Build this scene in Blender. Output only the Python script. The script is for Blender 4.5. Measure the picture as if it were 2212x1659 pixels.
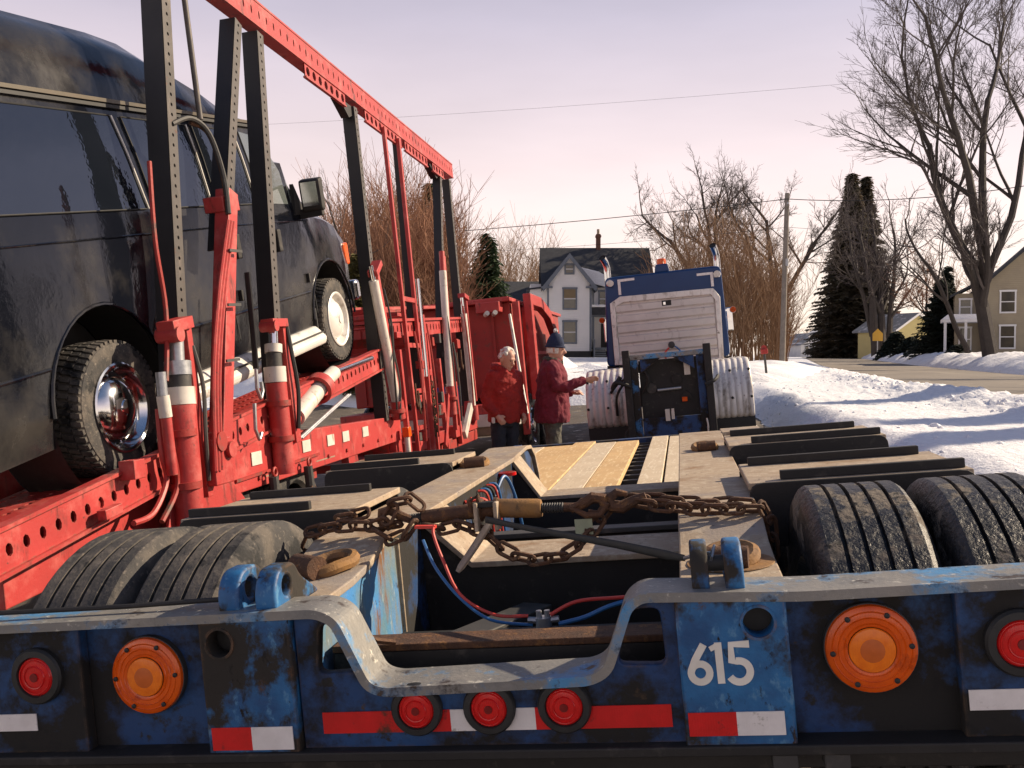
import bpy, bmesh, math, random
from mathutils import Vector, Matrix, Quaternion
for o in list(bpy.data.objects): bpy.data.objects.remove(o, do_unlink=True)
SC = bpy.context.scene
COL = SC.collection
R = math.radians
# ------------------------------------------------------------------ camera, sky, sun, exposure
RHO = R(5.4)            # cross-fall of the parking lot, rising to the right
YAW = R(10.4)           # the trailer points 10.4 degrees right of the lens axis
HC = 1.39
cd = bpy.data.cameras.new('camera'); cam = bpy.data.objects.new('camera', cd); COL.objects.link(cam)
cd.sensor_width = 36; cd.lens = 36*1982/2212; cd.clip_start = .05; cd.clip_end = 3000
cam.location = (0, 0, HC); cam.rotation_euler = (R(90-1.86), 0, YAW)
SC.camera = cam
SC.render.resolution_x = 1024; SC.render.resolution_y = 768
SUN_AZ = R(62); SUN_EL = R(32)          # clockwise from +Y
wd = bpy.data.worlds.new('World'); SC.world = wd; wd.use_nodes = True
nt = wd.node_tree; N = nt.nodes; L = nt.links
bg = N['Background']; bg.inputs[1].default_value = .1
sky = N.new('ShaderNodeTexSky'); sky.sky_type = 'NISHITA'; sky.sun_disc = False
sky.sun_elevation = SUN_EL; sky.sun_rotation = SUN_AZ; sky.dust_density = 2.0; sky.air_density = 1.0; sky.ozone_density = 1.2
tc = N.new('ShaderNodeTexCoord'); sp = N.new('ShaderNodeSeparateXYZ'); L.new(tc.outputs['Generated'], sp.inputs[0])
rp = N.new('ShaderNodeValToRGB'); L.new(sp.outputs['Z'], rp.inputs[0])
el = rp.color_ramp.elements
el[0].position = 0; el[0].color = (.94, .79, .66, 1); el[1].position = .16; el[1].color = (.78, .62, .585, 1)
e = el.new(.34); e.color = (.46, .405, .47, 1); e = el.new(.58); e.color = (.09, .125, .22, 1); e = el.new(1); e.color = (.04, .08, .17, 1)
# thin high cloud streaks
nz = N.new('ShaderNodeTexNoise'); nz.inputs['Scale'].default_value = 2.2; nz.inputs['Detail'].default_value = 5
mp = N.new('ShaderNodeMapping'); mp.inputs['Scale'].default_value = (1, 1, 4); L.new(tc.outputs['Generated'], mp.inputs[0]); L.new(mp.outputs[0], nz.inputs[0])
mr = N.new('ShaderNodeMapRange'); mr.inputs[1].default_value = .35; mr.inputs[2].default_value = .75; mr.inputs[3].default_value = 7.9; mr.inputs[4].default_value = 9.6
L.new(nz.outputs[0], mr.inputs[0])
vm = N.new('ShaderNodeVectorMath'); vm.operation = 'SCALE'; L.new(rp.outputs[0], vm.inputs[0]); L.new(mr.outputs[0], vm.inputs['Scale'])
sc0 = N.new('ShaderNodeVectorMath'); sc0.operation = 'SCALE'; L.new(sky.outputs[0], sc0.inputs[0]); sc0.inputs['Scale'].default_value = .16
ad = N.new('ShaderNodeVectorMath'); L.new(sc0.outputs[0], ad.inputs[0]); L.new(vm.outputs[0], ad.inputs[1]); L.new(ad.outputs[0], bg.inputs[0])
sd = bpy.data.lights.new('sun', 'SUN'); sd.energy = 5.0; sd.angle = R(.5); sd.color = (1, .82, .60)
so = bpy.data.objects.new('sun', sd); COL.objects.link(so)
sv = Vector((math.sin(SUN_AZ)*math.cos(SUN_EL), math.cos(SUN_AZ)*math.cos(SUN_EL), math.sin(SUN_EL)))
so.rotation_euler = sv.to_track_quat('Z', 'Y').to_euler(); so.location = (30, 20, 30)
SC.render.engine = 'CYCLES'
vs_ = SC.view_settings; vs_.view_transform = 'Standard'; vs_.look = 'None'; vs_.exposure = .6; vs_.gamma = 1; vs_.use_curve_mapping = False

# ------------------------------------------------------------------ helpers
OFF = {}
LM = Matrix.Rotation(-RHO, 4, 'Y')                 # lot frame -> world
def lotw(l, s, h): return LM @ Vector((l, s, h))
def cw(xc, d):                                      # (metres right of the lens axis, metres ahead) -> world x, y
    return (xc*math.cos(YAW)-d*math.sin(YAW), xc*math.sin(YAW)+d*math.cos(YAW))
def px(x, d): return cw((x-1106)/1982*d, d)
def tag(o, label=None, cat=None, group=None, kind=None):
    if label: o['label'] = label
    if cat: o['category'] = cat
    if group: o['group'] = group
    if kind: o['kind'] = kind
    return o
def thing(name, label, cat, loc=(0, 0, 0), rz=0, group=None):
    o = bpy.data.objects.new(name, None); COL.objects.link(o); o.empty_display_size = .2
    o.location = loc; o.rotation_euler = (0, 0, rz); OFF[o.name] = Vector((0, 0, 0))
    return tag(o, label, cat, group)
def lthing(name, label, cat, base, group=None):     # stands on the sloping lot; parts are given in lot coordinates
    o = thing(name, label, cat, lotw(*base), 0, group); o.rotation_euler = (0, -RHO, 0); OFF[o.name] = Vector(base); return o
def link(name, me, m, parent, off=None):
    o = bpy.data.objects.new(name, me); COL.objects.link(o)
    if m is not None and not me.materials: me.materials.append(m)
    if parent is not None: o.parent = parent; OFF[o.name] = OFF.get(parent.name, Vector())
    return o
def inst(name, me, parent, mtx):                    # shared mesh, placed by a matrix in the thing's coordinates
    o = bpy.data.objects.new(name, me); COL.objects.link(o); o.parent = parent
    m = Matrix.Translation(-OFF.get(parent.name, Vector())) @ mtx
    o.matrix_basis = m; return o
def frame(d, up=Vector((0, 0, 1))):
    d = d.normalized()
    if abs(d.dot(up)) > .98: up = Vector((0, 1, 0)) if abs(d.y) < .9 else Vector((1, 0, 0))
    a = d.cross(up).normalized(); b = a.cross(d).normalized(); return a, b
class MB:
    def __init__(s): s.v = []; s.f = []; s.sm = []
    def add(s, vs, fs, smooth=False):
        n = len(s.v); s.v += [tuple(p) for p in vs]; s.f += [tuple(i+n for i in f) for f in fs]; s.sm += [smooth]*len(fs); return s
    def box(s, x0, x1, y0, y1, z0, z1):
        x0, x1 = min(x0, x1), max(x0, x1); y0, y1 = min(y0, y1), max(y0, y1); z0, z1 = min(z0, z1), max(z0, z1)
        v = [(x, y, z) for x in (x0, x1) for y in (y0, y1) for z in (z0, z1)]
        return s.add(v, [(0, 1, 3, 2), (4, 6, 7, 5), (0, 4, 5, 1), (2, 3, 7, 6), (0, 2, 6, 4), (1, 5, 7, 3)])
    def bar(s, p0, p1, w, h, up=(0, 0, 1)):          # rectangular bar between two points
        p0, p1 = Vector(p0), Vector(p1); a, b = frame(p1-p0, Vector(up)); a = a*w/2; b = b*h/2
        v = [p+i*a+j*b for p in (p0, p1) for i, j in ((-1, -1), (1, -1), (1, 1), (-1, 1))]
        return s.add(v, [(3, 2, 1, 0), (4, 5, 6, 7), (0, 1, 5, 4), (1, 2, 6, 5), (2, 3, 7, 6), (3, 0, 4, 7)])
    def prism(s, poly, ax, a, b):                    # 2-D polygon in the two other axes, extruded along ax
        k = 'xyz'.index(ax); n = len(poly)
        def P(u, w, t): c = [0, 0, 0]; o = [i for i in (0, 1, 2) if i != k]; c[o[0]] = u; c[o[1]] = w; c[k] = t; return c
        v = [P(u, w, a) for u, w in poly]+[P(u, w, b) for u, w in poly]
        f = [tuple(range(n)), tuple(range(2*n-1, n-1, -1))]+[(i, i+n, (i+1) % n+n, (i+1) % n) for i in range(n)]
        return s.add(v, f)
    def tube(s, pts, r, n=8, closed=False, smooth=True, caps=True, sq=1.0, up=(0, 0, 1)):
        pts = [Vector(p) for p in pts]; m = len(pts); rr = r if isinstance(r, (list, tuple)) else [r]*m
        vs = []; prev = None
        for i, p in enumerate(pts):
            if closed: d = pts[(i+1) % m]-pts[i-1]
            else: d = pts[min(i+1, m-1)]-pts[max(i-1, 0)]
            if d.length < 1e-9: d = Vector((0, 0, 1))
            if prev is None: a, b = frame(d, Vector(up))
            else:
                d = d.normalized(); a = (prev-d*prev.dot(d)); a = a.normalized() if a.length > 1e-6 else frame(d)[0]; b = a.cross(d)
            prev = a
            for k in range(n):
                t = 2*math.pi*k/n; vs.append(p+(a*math.cos(t)+b*math.sin(t)*sq)*rr[i])
        fs = []
        for i in range(m if closed else m-1):
            j = (i+1) % m
            for k in range(n): fs.append((i*n+k, i*n+(k+1) % n, j*n+(k+1) % n, j*n+k))
        s.add(vs, fs, smooth)
        if caps and not closed:
            s.add(vs[:n], [tuple(range(n-1, -1, -1))]); s.add(vs[-n:], [tuple(range(n))])
        return s
    def cyl(s, p0, p1, r0, r1=None, n=16): return s.tube([p0, p1], [r0, r0 if r1 is None else r1], n)
    def lathe(s, prof, o, ax, n=32, smooth=True):    # prof: (radius, distance along axis)
        o = Vector(o); d = Vector(ax).normalized(); a, b = frame(d); vs = []; m = len(prof)
        for r, t in prof:
            for k in range(n): q = 2*math.pi*k/n; vs.append(o+d*t+(a*math.cos(q)+b*math.sin(q))*r)
        fs = [(i*n+k, i*n+(k+1) % n, (i+1)*n+(k+1) % n, (i+1)*n+k) for i in range(m-1) for k in range(n)]
        return s.add(vs, fs, smooth)
    def perf(s, o, U, V, nu, nv, cu, cv, hu, hv, t):  # plate with nu x nv real holes
        o = Vector(o); U = Vector(U).normalized(); V = Vector(V).normalized(); W = U.cross(V).normalized()
        for i in range(nu):
            for j in range(nv):
                c = o+U*cu*(i+.5)+V*cv*(j+.5)
                out = [(-.5, -.5), (0, -.5), (.5, -.5), (.5, 0), (.5, .5), (0, .5), (-.5, .5), (-.5, 0)]
                A = [c+U*a*cu+V*b*cv for a, b in out]
                B = [c+U*hu*math.cos(math.pi*(1.25+k*.25))+V*hv*math.sin(math.pi*(1.25+k*.25)) for k in range(8)]
                A2 = [p-W*t for p in A]; B2 = [p-W*t for p in B]; f = []
                for k in range(8):
                    q = (k+1) % 8
                    f += [(k, q, 8+q, 8+k), (8+k, 8+q, 24+q, 24+k), (16+q, 16+k, 24+k, 24+q)]
                s.add(A+B+A2+B2, f)
        return s
    def mesh(s, name, off=Vector()):
        me = bpy.data.meshes.new(name); me.from_pydata([(x-off.x, y-off.y, z-off.z) for x, y, z in s.v], [], s.f)
        me.polygons.foreach_set('use_smooth', s.sm); me.update()
        if any(s.sm): me.set_sharp_from_angle(angle=R(34))
        return me
    def build(s, name, m, parent=None, bev=0, label=None):
        off = OFF.get(parent.name, Vector()) if parent is not None else Vector()
        o = link(name, s.mesh(name, off), m, parent)
        if bev:
            b = o.modifiers.new('bevel', 'BEVEL'); b.width = bev; b.segments = 2; b.limit_method = 'ANGLE'; b.angle_limit = R(40)
        if label: o['label'] = label
        return o
def box(name, m, parent, *a, bev=.004): return MB().box(*a).build(name, m, parent, bev)
def struct(name, o): return tag(o, kind='structure')
def plate2d(name, m, parent, outer, holes, mtx, half, bev=.003):   # flat plate with holes: a filled 2-D curve turned into a mesh
    cu = bpy.data.curves.new(name, 'CURVE'); cu.dimensions = '2D'; cu.fill_mode = 'BOTH'; cu.extrude = half-bev; cu.bevel_depth = bev; cu.bevel_resolution = 1; cu.offset = -bev
    for ring in [outer]+list(holes):
        sp = cu.splines.new('POLY'); sp.points.add(len(ring)-1)
        for p, q in zip(sp.points, ring): p.co = (q[0], q[1], 0, 1)
        sp.use_cyclic_u = True
    t = bpy.data.objects.new('t', cu); COL.objects.link(t)
    me = bpy.data.meshes.new_from_object(t.evaluated_get(bpy.context.evaluated_depsgraph_get()))
    bpy.data.objects.remove(t); bpy.data.curves.remove(cu)
    off = OFF.get(parent.name, Vector()); me.transform(Matrix.Translation(-off) @ mtx); me.name = name; me.materials.clear()
    return link(name, me, m, parent)
def rnd(poly, r, n=4):                                # round the corners of a polygon
    out = []; m = len(poly)
    for i in range(m):
        p = Vector(poly[i]); a = Vector(poly[i-1])-p; b = Vector(poly[(i+1) % m])-p
        q = min(r, a.length*.45, b.length*.45); a = p+a.normalized()*q; b = p+b.normalized()*q
        for k in range(n+1):
            t = k/n; out.append(tuple(a*(1-t)**2+p*2*t*(1-t)+b*t*t))
    return out
# ---- materials
MATS = {}
def mat(name, base, over=(), rough=.6, metal=0, bump=0, bscale=60, coat=0, spec=.5, emit=None, trans=0, wave=None, stretch=None, edge=None):
    m = bpy.data.materials.new(name); MATS[name] = m; m.use_nodes = True; t = m.node_tree; n = t.nodes; l = t.links
    b = n['Principled BSDF']; tc = n.new('ShaderNodeTexCoord')
    def noise(scale, detail=5, st=None, w=.6):
        x = n.new('ShaderNodeTexNoise'); x.inputs['Scale'].default_value = scale; x.inputs['Detail'].default_value = detail; x.inputs['Roughness'].default_value = w
        if st:
            mp = n.new('ShaderNodeMapping'); mp.inputs['Scale'].default_value = st; l.new(tc.outputs['Object'], mp.inputs[0]); l.new(mp.outputs[0], x.inputs[0])
        else: l.new(tc.outputs['Object'], x.inputs[0])
        return x
    def rng(src, lo, hi, a=0, c=1):
        x = n.new('ShaderNodeMapRange'); x.inputs[1].default_value = lo; x.inputs[2].default_value = hi; x.inputs[3].default_value = a; x.inputs[4].default_value = c; l.new(src, x.inputs[0]); return x.outputs[0]
    def mix(f, a, c):
        x = n.new('ShaderNodeMix'); x.data_type = 'RGBA'
        l.new(f, x.inputs[0])
        for s_, v in ((6, a), (7, c)):
            if isinstance(v, tuple): x.inputs[s_].default_value = (*v, 1)
            else: l.new(v, x.inputs[s_])
        return x.outputs[2]
    if len(base) == 2: c1, c2, sc = base[0], base[1], 4
    elif isinstance(base[0], tuple): c1, c2, sc = base
    else: c1, c2, sc = base, tuple(x*.8 for x in base), 3
    cur = mix(rng(noise(sc, st=stretch).outputs[0], .35, .65), c1, c2)
    rcur = None
    for ov in over:
        col, sc_, lo, hi = ov[:4]; st = ov[4] if len(ov) > 4 else None; ro = ov[5] if len(ov) > 5 else None
        f = rng(noise(sc_, 8, st, .65).outputs[0], lo, hi); cur = mix(f, cur, col)
        if ro is not None:
            x = n.new('ShaderNodeMix'); l.new(f, x.inputs[0]); x.inputs[2].default_value = rough; x.inputs[3].default_value = ro
            if rcur is not None: l.new(rcur, x.inputs[2])
            rcur = x.outputs[0]
    if edge:                                          # paint worn off along edges
        bv = n.new('ShaderNodeBevel'); bv.samples = 4; bv.inputs['Radius'].default_value = edge[1]; ge = n.new('ShaderNodeNewGeometry'); dp = n.new('ShaderNodeVectorMath'); dp.operation = 'DOT_PRODUCT'
        l.new(bv.outputs[0], dp.inputs[0]); l.new(ge.outputs['Normal'], dp.inputs[1]); ew = rng(dp.outputs['Value'], .985, .86); nn = rng(noise(30, 6).outputs[0], .42, .58); mu = n.new('ShaderNodeMath'); mu.operation = 'MULTIPLY'; l.new(ew, mu.inputs[0]); l.new(nn, mu.inputs[1]); cur = mix(mu.outputs[0], cur, edge[0])
    l.new(cur, b.inputs['Base Color'])
    b.inputs['Roughness'].default_value = rough; b.inputs['Metallic'].default_value = metal; b.inputs['Coat Weight'].default_value = coat
    b.inputs['Specular IOR Level'].default_value = spec; b.inputs['Transmission Weight'].default_value = trans
    if rcur is not None: l.new(rcur, b.inputs['Roughness'])
    if emit: b.inputs['Emission Color'].default_value = (*emit[0], 1); b.inputs['Emission Strength'].default_value = emit[1]
    if bump or wave:
        bp = n.new('ShaderNodeBump'); bp.inputs['Strength'].default_value = 1; bp.inputs['Distance'].default_value = bump if bump else wave[2]
        if wave:                                      # (axis, period in metres, depth)
            w = n.new('ShaderNodeTexWave'); w.wave_profile = 'SAW'; w.bands_direction = wave[0]; w.inputs['Scale'].default_value = math.pi*.1/wave[1]*1.0
            w.inputs['Distortion'].default_value = 0; l.new(tc.outputs['Object'], w.inputs[0]); l.new(w.outputs['Fac'], bp.inputs['Height'])
        else: l.new(noise(bscale, 6).outputs[0], bp.inputs['Height'])
        l.new(bp.outputs[0], b.inputs['Normal'])
    return m
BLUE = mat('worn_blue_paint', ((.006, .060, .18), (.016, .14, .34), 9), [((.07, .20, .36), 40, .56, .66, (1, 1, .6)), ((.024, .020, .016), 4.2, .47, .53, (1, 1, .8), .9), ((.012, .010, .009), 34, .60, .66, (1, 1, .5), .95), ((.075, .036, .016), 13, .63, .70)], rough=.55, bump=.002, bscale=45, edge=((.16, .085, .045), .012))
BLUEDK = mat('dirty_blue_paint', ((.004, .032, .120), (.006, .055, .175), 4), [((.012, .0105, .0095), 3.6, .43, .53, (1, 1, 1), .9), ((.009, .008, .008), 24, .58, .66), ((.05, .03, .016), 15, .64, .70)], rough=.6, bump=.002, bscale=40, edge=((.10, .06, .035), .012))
BLUELT = mat('weathered_blue_steel', ((.075, .20, .30), (.04, .22, .56), 7), [((.16, .17, .14), 6, .50, .62, (1, 1, .3), .8), ((.16, .07, .025), 10, .56, .64, (1, 1, .22), .9), ((.035, .022, .014), 14, .60, .66), ((.26, .32, .34), 34, .60, .68, (1, 1, .4))], rough=.6, bump=.002, bscale=60)
LIP = mat('bare_worn_steel_edge', ((.25, .235, .21), (.17, .17, .165), 8), [((.07, .24, .46), 7, .50, .60), ((.05, .035, .025), 14, .56, .64), ((.5, .48, .42), 40, .6, .68)], rough=.5, metal=.15, bump=.002, bscale=70)
TAN = mat('rusty_dusty_steel', ((.37, .28, .19), (.30, .235, .175), 3), [((.46, .38, .28), 30, .50, .66), ((.24, .14, .065), 6, .54, .68), ((.28, .25, .23), 3, .54, .68), ((.07, .05, .04), 45, .62, .68)], rough=.75, bump=.0015, bscale=120)
RUST = mat('brown_rust', ((.105, .045, .02), (.055, .026, .014), 20), [((.19, .085, .025), 35, .56, .68), ((.16, .11, .07), 60, .60, .72)], rough=.8, bump=.003, bscale=140)
ORUST = mat('orange_rust', ((.30, .15, .04), (.20, .11, .05), 12), [((.10, .06, .03), 20, .55, .66)], rough=.8, bump=.002, bscale=120)
BLK = mat('dirty_black_steel', ((.011, .010, .010), (.018, .016, .015), 6), [((.05, .044, .038), 14, .58, .70)], rough=.7, bump=.001, bscale=60)
DKGREY = mat('dark_grey_steel', ((.05, .048, .046), (.035, .034, .034), 5), [((.10, .085, .07), 12, .56, .7)], rough=.65, bump=.001, bscale=80)
RUBBER = mat('dusty_tyre_rubber', ((.045, .042, .04), (.03, .029, .029), 4), [((.11, .095, .08), 7, .46, .62, (1, 1, 1), .9), ((.17, .145, .12), 60, .56, .70), ((.010, .010, .011), 5, .56, .60)], rough=.8, bump=.004, bscale=55)
RUBBER2 = mat('wet_black_tyre_rubber', ((.013, .013, .015), (.02, .02, .022), 6), [((.15, .125, .10), 6, .53, .57, (1, 1, 1), .95), ((.05, .043, .037), 70, .54, .62), ((.01, .01, .011), 30, .56, .60)], rough=.42, bump=.007, bscale=50)
AMBER = mat('amber_plastic_lens', ((.80, .115, .006), (.66, .085, .005), 30), [((.42, .05, .006), 25, .58, .72)], rough=.22, spec=.5, wave=('X', .0052, .0012))
AMBER2 = mat('amber_plastic_lens_centre', ((.95, .22, .012), (.85, .17, .01), 60), rough=.25, spec=.5, wave=('X', .0052, .0012))
AMBER3 = mat('amber_plastic_lens_hub', ((.50, .10, .012), (.58, .12, .015), 40), rough=.35)
REDLENS = mat('red_plastic_lens', ((.70, .014, .014), (.58, .01, .01), 60), rough=.2, spec=.5, wave=('X', .0042, .0012))
REDTAPE = mat('red_reflective_tape', ((.68, .013, .015), (.56, .012, .012), 18), [((.25, .02, .02), 30, .60, .70), ((.10, .03, .02), 12, .64, .72)], rough=.3, wave=('X', .0052, .0007))
WHTAPE = mat('white_reflective_tape', ((.80, .76, .74), (.70, .66, .64), 20), [((.34, .31, .27), 30, .60, .70)], rough=.3, wave=('X', .0052, .0007))
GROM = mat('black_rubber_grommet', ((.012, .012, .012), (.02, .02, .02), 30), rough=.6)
CHROME = mat('chrome', ((.75, .75, .76), (.62, .62, .63), 5), rough=.12, metal=1)
GALV = mat('grey_cast_metal', ((.42, .43, .45), (.30, .31, .33), 30), rough=.4, metal=.7)
NUMW = mat('white_number_decal', ((.78, .74, .66), (.70, .66, .58), 20), [((.25, .10, .05), 60, .70, .74)], rough=.5)
WOOD = mat('fresh_deck_lumber', ((.62, .42, .20), (.52, .34, .16), 2), [((.72, .56, .32), 7, .52, .66, (6, 1, 6)), ((.30, .19, .10), 16, .62, .70, (5, .8, 5))], rough=.75, bump=.001, bscale=80)
WOOD2 = mat('pale_deck_lumber', ((.60, .50, .36), (.52, .42, .29), 3), [((.70, .62, .48), 7, .52, .66, (6, 1, 6)), ((.25, .2, .15), 18, .62, .70, (5, .8, 5))], rough=.75, bump=.001, bscale=80)
HOSER = mat('red_air_hose', ((.62, .05, .03), (.5, .04, .03), 5), rough=.45)
HOSEB = mat('blue_air_hose', ((.03, .16, .40), (.04, .12, .30), 5), rough=.45)
SNOW = mat('snow', ((.80, .80, .82), (.73, .735, .76), 1.1), [((.50, .44, .36), 2.2, .68, .76), ((.84, .84, .86), 14, .5, .6)], rough=.7, bump=.025, bscale=16, spec=.3)
SNOWD = mat('plowed_dirty_snow', ((.80, .80, .82), (.70, .70, .72), 1.4), [((.42, .36, .29), 3.0, .60, .72), ((.30, .25, .20), 14, .68, .74)], rough=.75, bump=.05, bscale=7, spec=.3)
ASPH = mat('wet_sandy_asphalt', ((.075, .062, .050), (.12, .098, .076), .8), [((.20, .165, .125), 2.4, .54, .64), ((.03, .026, .023), 5, .56, .66, (1, 1, 1), .25)], rough=.8, bump=.01, bscale=30)
ROADM = mat('salted_road_asphalt', ((.205, .175, .145), (.165, .142, .118), .3), [((.26, .225, .18), .8, .52, .66, (1, .2, 1)), ((.10, .085, .07), 1.8, .60, .72, (1.5, .12, 1))], rough=.85, bump=.004, bscale=25)
# ------------------------------------------------------------------ terrain
from mathutils import noise as MN
def sm(a, b, x): t = max(0, min(1, (x-a)/(b-a))); return t*t*(3-2*t)
def gz(X, Y):
    lot = max(-9, min(6, X))*math.tan(RHO)
    wr = sm(-2, 6, X)
    far = .55+(.62*sm(35, 65, Y))*(1-wr)+.28*sm(60, 130, Y)*wr
    t = sm(17, 30, Y) if X > -4 else sm(17+8*sm(-4, -7, X), 30+14*sm(-4, -7, X), Y)
    return lot*(1-t)+far*t
def fb(x, y, z=0, o=4): return MN.fractal(Vector((x, y, z)), 1.0, 2.0, o)
def grid(name, m, rows, kind='structure'):
    nr, nc = len(rows), len(rows[0]); v = [p for r in rows for p in r]
    f = [(i*nc+j, i*nc+j+1, (i+1)*nc+j+1, (i+1)*nc+j) for i in range(nr-1) for j in range(nc-1)]
    b = MB(); b.add(v, f, True); o = b.build(name, m); return tag(o, kind=kind)
xs = [-1500, -700, -350, -180, -100, -60, -40, -30, -22, -16, -12]+[-9+i*.75 for i in range(21)]+[8, 11, 15, 20, 28, 40, 60, 100, 180, 350, 700, 1500]
ys = [-400, -120, -50, -25, -12, -6, -2, 2, 6, 10, 14]+[17+i for i in range(32)]+[52, 56, 60, 65, 75, 90, 110, 130, 170, 230, 350, 600, 1200, 2500]
grid('ground', SNOW, [[(x, y, gz(x, y)-.015) for x in xs] for y in ys])
# the sloping lot: asphalt under sand and meltwater
rows = []
for i in range(70):
    Y = -5+i*.6; r = []
    for j in range(40):
        u = j/39; x0 = -14; x1 = 2.3+.5*fb(Y*.3, 3) if Y < 19 else 2.3-(Y-19)*.9
        x1 = max(x1, -7); X = x0+(x1-x0)*u; r.append((X, Y, gz(X, Y)+.006))
    rows.append(r)
grid('parking_lot', ASPH, rows)
# road beyond the snow bank
CR = [(5.6, -4), (6.0, 4), (6.4, 9), (6.6, 12.4), (6.9, 15.7), (8.4, 22), (11, 31), (15, 45), (22, 68), (31.5, 100), (48, 155), (100, 330)]
def crest(d):
    for (a, b), (c, e) in zip(CR, CR[1:]):
        if d <= e: t = (d-b)/(e-b); return a+(c-a)*t
    return CR[-1][0]
ds = [-4+i*.9 for i in range(60)]+[51+i*3 for i in range(38)]
def rw(d): return 8.4
rows = []
for d in ds:
    r = []
    for j in range(9):
        X, Y = cw(crest(d)+.9+(rw(d)-.4)*j/8, d); r.append((X, Y, gz(X, Y)+.012))
    rows.append(r)
grid('road', ROADM, rows)
# ploughed snow between lot and road
rows = []
for i in range(300):
    d = -3+48*(i/299)**1.35; xi = 1.40+.1835*d; xo = crest(d)+1.35; r = []
    xi += .22*fb(d*.5, 1.3)
    for j in range(90):
        u = j/89; xc = xi+(xo-xi)*u; X, Y = cw(xc, d); g = gz(X, Y)
        z = g+(.60-g)*sm(0, .20, u)*(1 if g < .60 else 0)+.17*math.exp(-((u-.82)/.13)**2)*(1+.5*fb(d*.5, 4.2))*(1-.65*sm(16, 32, d))
        w = sm(0, .08, u)*sm(1, .90, u)
        z += w*(.06*fb(X*.7, Y*.7, 2)+.055*abs(fb(X*2.2, Y*2.2, 5))+.035*abs(fb(X*5, Y*5, 9))+.016*fb(X*12, Y*12, 3))*(.45+1.1*sm(.45, .8, u))
        z = g-.05+(z-g+.05)*sm(1.0, .93, u); r.append((X, Y, z))
    rows.append(r)
grid('snow_bank', SNOW, rows)
def bank(name, m, pts, width, h, seed, n=120, k=26, rough=.22):     # ridge of ploughed snow along a ground line
    pts = [Vector((*p, 0)) for p in pts]; ln = [0]
    for a, b in zip(pts, pts[1:]): ln.append(ln[-1]+(b-a).length)
    rows = []
    for i in range(n):
        q = ln[-1]*i/(n-1); s = max(j for j in range(len(pts)-1) if ln[j] <= q+1e-6)
        a, b = pts[s], pts[s+1]; p = a.lerp(b, (q-ln[s])/(ln[s+1]-ln[s])); t = (b-a).normalized(); nn = Vector((t.y, -t.x, 0)); e = sm(0, .08, i/(n-1))*sm(1, .92, i/(n-1)); r = []
        hh = h*(1+.35*fb(q*.35, seed))*e
        for j in range(k):
            u = j/(k-1)*2-1; P = p+nn*u*width*.5; f = (1-u*u)
            z = gz(P.x, P.y)-.06+hh*f**.8+f*e*h*(rough*fb(P.x*.8, P.y*.8, seed)+rough*.6*abs(fb(P.x*2, P.y*2, seed+2))); r.append((P.x, P.y, z))
        rows.append(r)
    return grid(name, m, rows)
far_edge = [cw(crest(d)+rw(d)+1.6, d) for d in (6, 14, 22, 30, 38, 46, 54, 62, 75, 95, 125, 150)]
bank('snow_bank', SNOWD, far_edge, 4.4, .85, 3.1, 420)
bank('snow_bank', SNOW, [px(1180, 26), px(1240, 25), px(1330, 26), px(1480, 28)], 6.5, .62, 7.7)
bank('snow_bank', SNOW, [px(1540, 30), px(1610, 36), px(1655, 41), px(1690, 48)], 6, .50, 1.7)
bank('snow_bank', SNOWD, [px(1480, 30), px(1560, 27), px(1625, 28)], 4, .40, 4.4)
bank('snow_bank', SNOW, [px(520, 42), px(700, 38), px(860, 36), px(1000, 34), px(1120, 30)], 7, 1.25, 9.2)
# lower, grey snow strip on the house lots across the road
bank('snow_bank', SNOW, [cw(crest(d)+rw(d)+6, d) for d in (10, 25, 40, 55, 70)], 7, .35, 5.5, 100)

# broken clods of ploughed snow along the bank
rg = random.Random(12); b = MB()
ico = [Vector(p).normalized() for p in ((0, 1, 1.618), (0, -1, 1.618), (0, 1, -1.618), (0, -1, -1.618), (1, 1.618, 0), (-1, 1.618, 0), (1, -1.618, 0), (-1, -1.618, 0), (1.618, 0, 1), (-1.618, 0, 1), (1.618, 0, -1), (-1.618, 0, -1))]
icf = [(0, 1, 8), (0, 8, 4), (0, 4, 5), (0, 5, 9), (0, 9, 1), (1, 6, 8), (8, 6, 10), (8, 10, 4), (4, 10, 2), (4, 2, 5), (5, 2, 11), (5, 11, 9), (9, 11, 7), (9, 7, 1), (1, 7, 6), (3, 6, 7), (3, 7, 11), (3, 11, 2), (3, 2, 10), (3, 10, 6)]
for i in range(1100):
    d = 3+rg.random()**1.4*26; u = rg.choice((rg.gauss(.05, .05), rg.gauss(.80, .09), rg.uniform(.1, .9))); xc = 1.45+.1835*d+(crest(d)+1.2-1.45-.1835*d)*u; X, Y = cw(xc, d); g = gz(X, Y)
    z = g+(max(.60, g)-g)*sm(0, .20, u)+.15*math.exp(-((u-.82)/.13)**2); r = rg.uniform(.012, .034)*(1+d*.025)*(1.8 if rg.random() < .05 else 1)
    b.add([Vector((X, Y, z-r*.1))+Vector((p.x*r*rg.uniform(.7, 1.3), p.y*r*rg.uniform(.7, 1.3), p.z*r*rg.uniform(.5, .9))) for p in ico], icf)
o = b.build('snow_clods', SNOW); tag(o, 'broken clods of ploughed snow scattered over the bank', 'snow', kind='stuff')
# ------------------------------------------------------------------ lowboy trailer in the foreground
TC = -.345
mx = lambda l: 2*TC-l
T = lthing('lowboy_trailer', 'empty blue and rusty lowboy trailer numbered 615 with its rear bumper nearest the camera', 'trailer', (TC, 5.2, 0))
LH = Matrix(((1, 0, 0, 0), (0, 0, 1, 0), (0, 1, 0, 0), (0, 0, 0, 1)))       # (l, h) plane drawn in xy -> lot
def lh(s): return Matrix.Translation((0, s, 0)) @ LH
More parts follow.
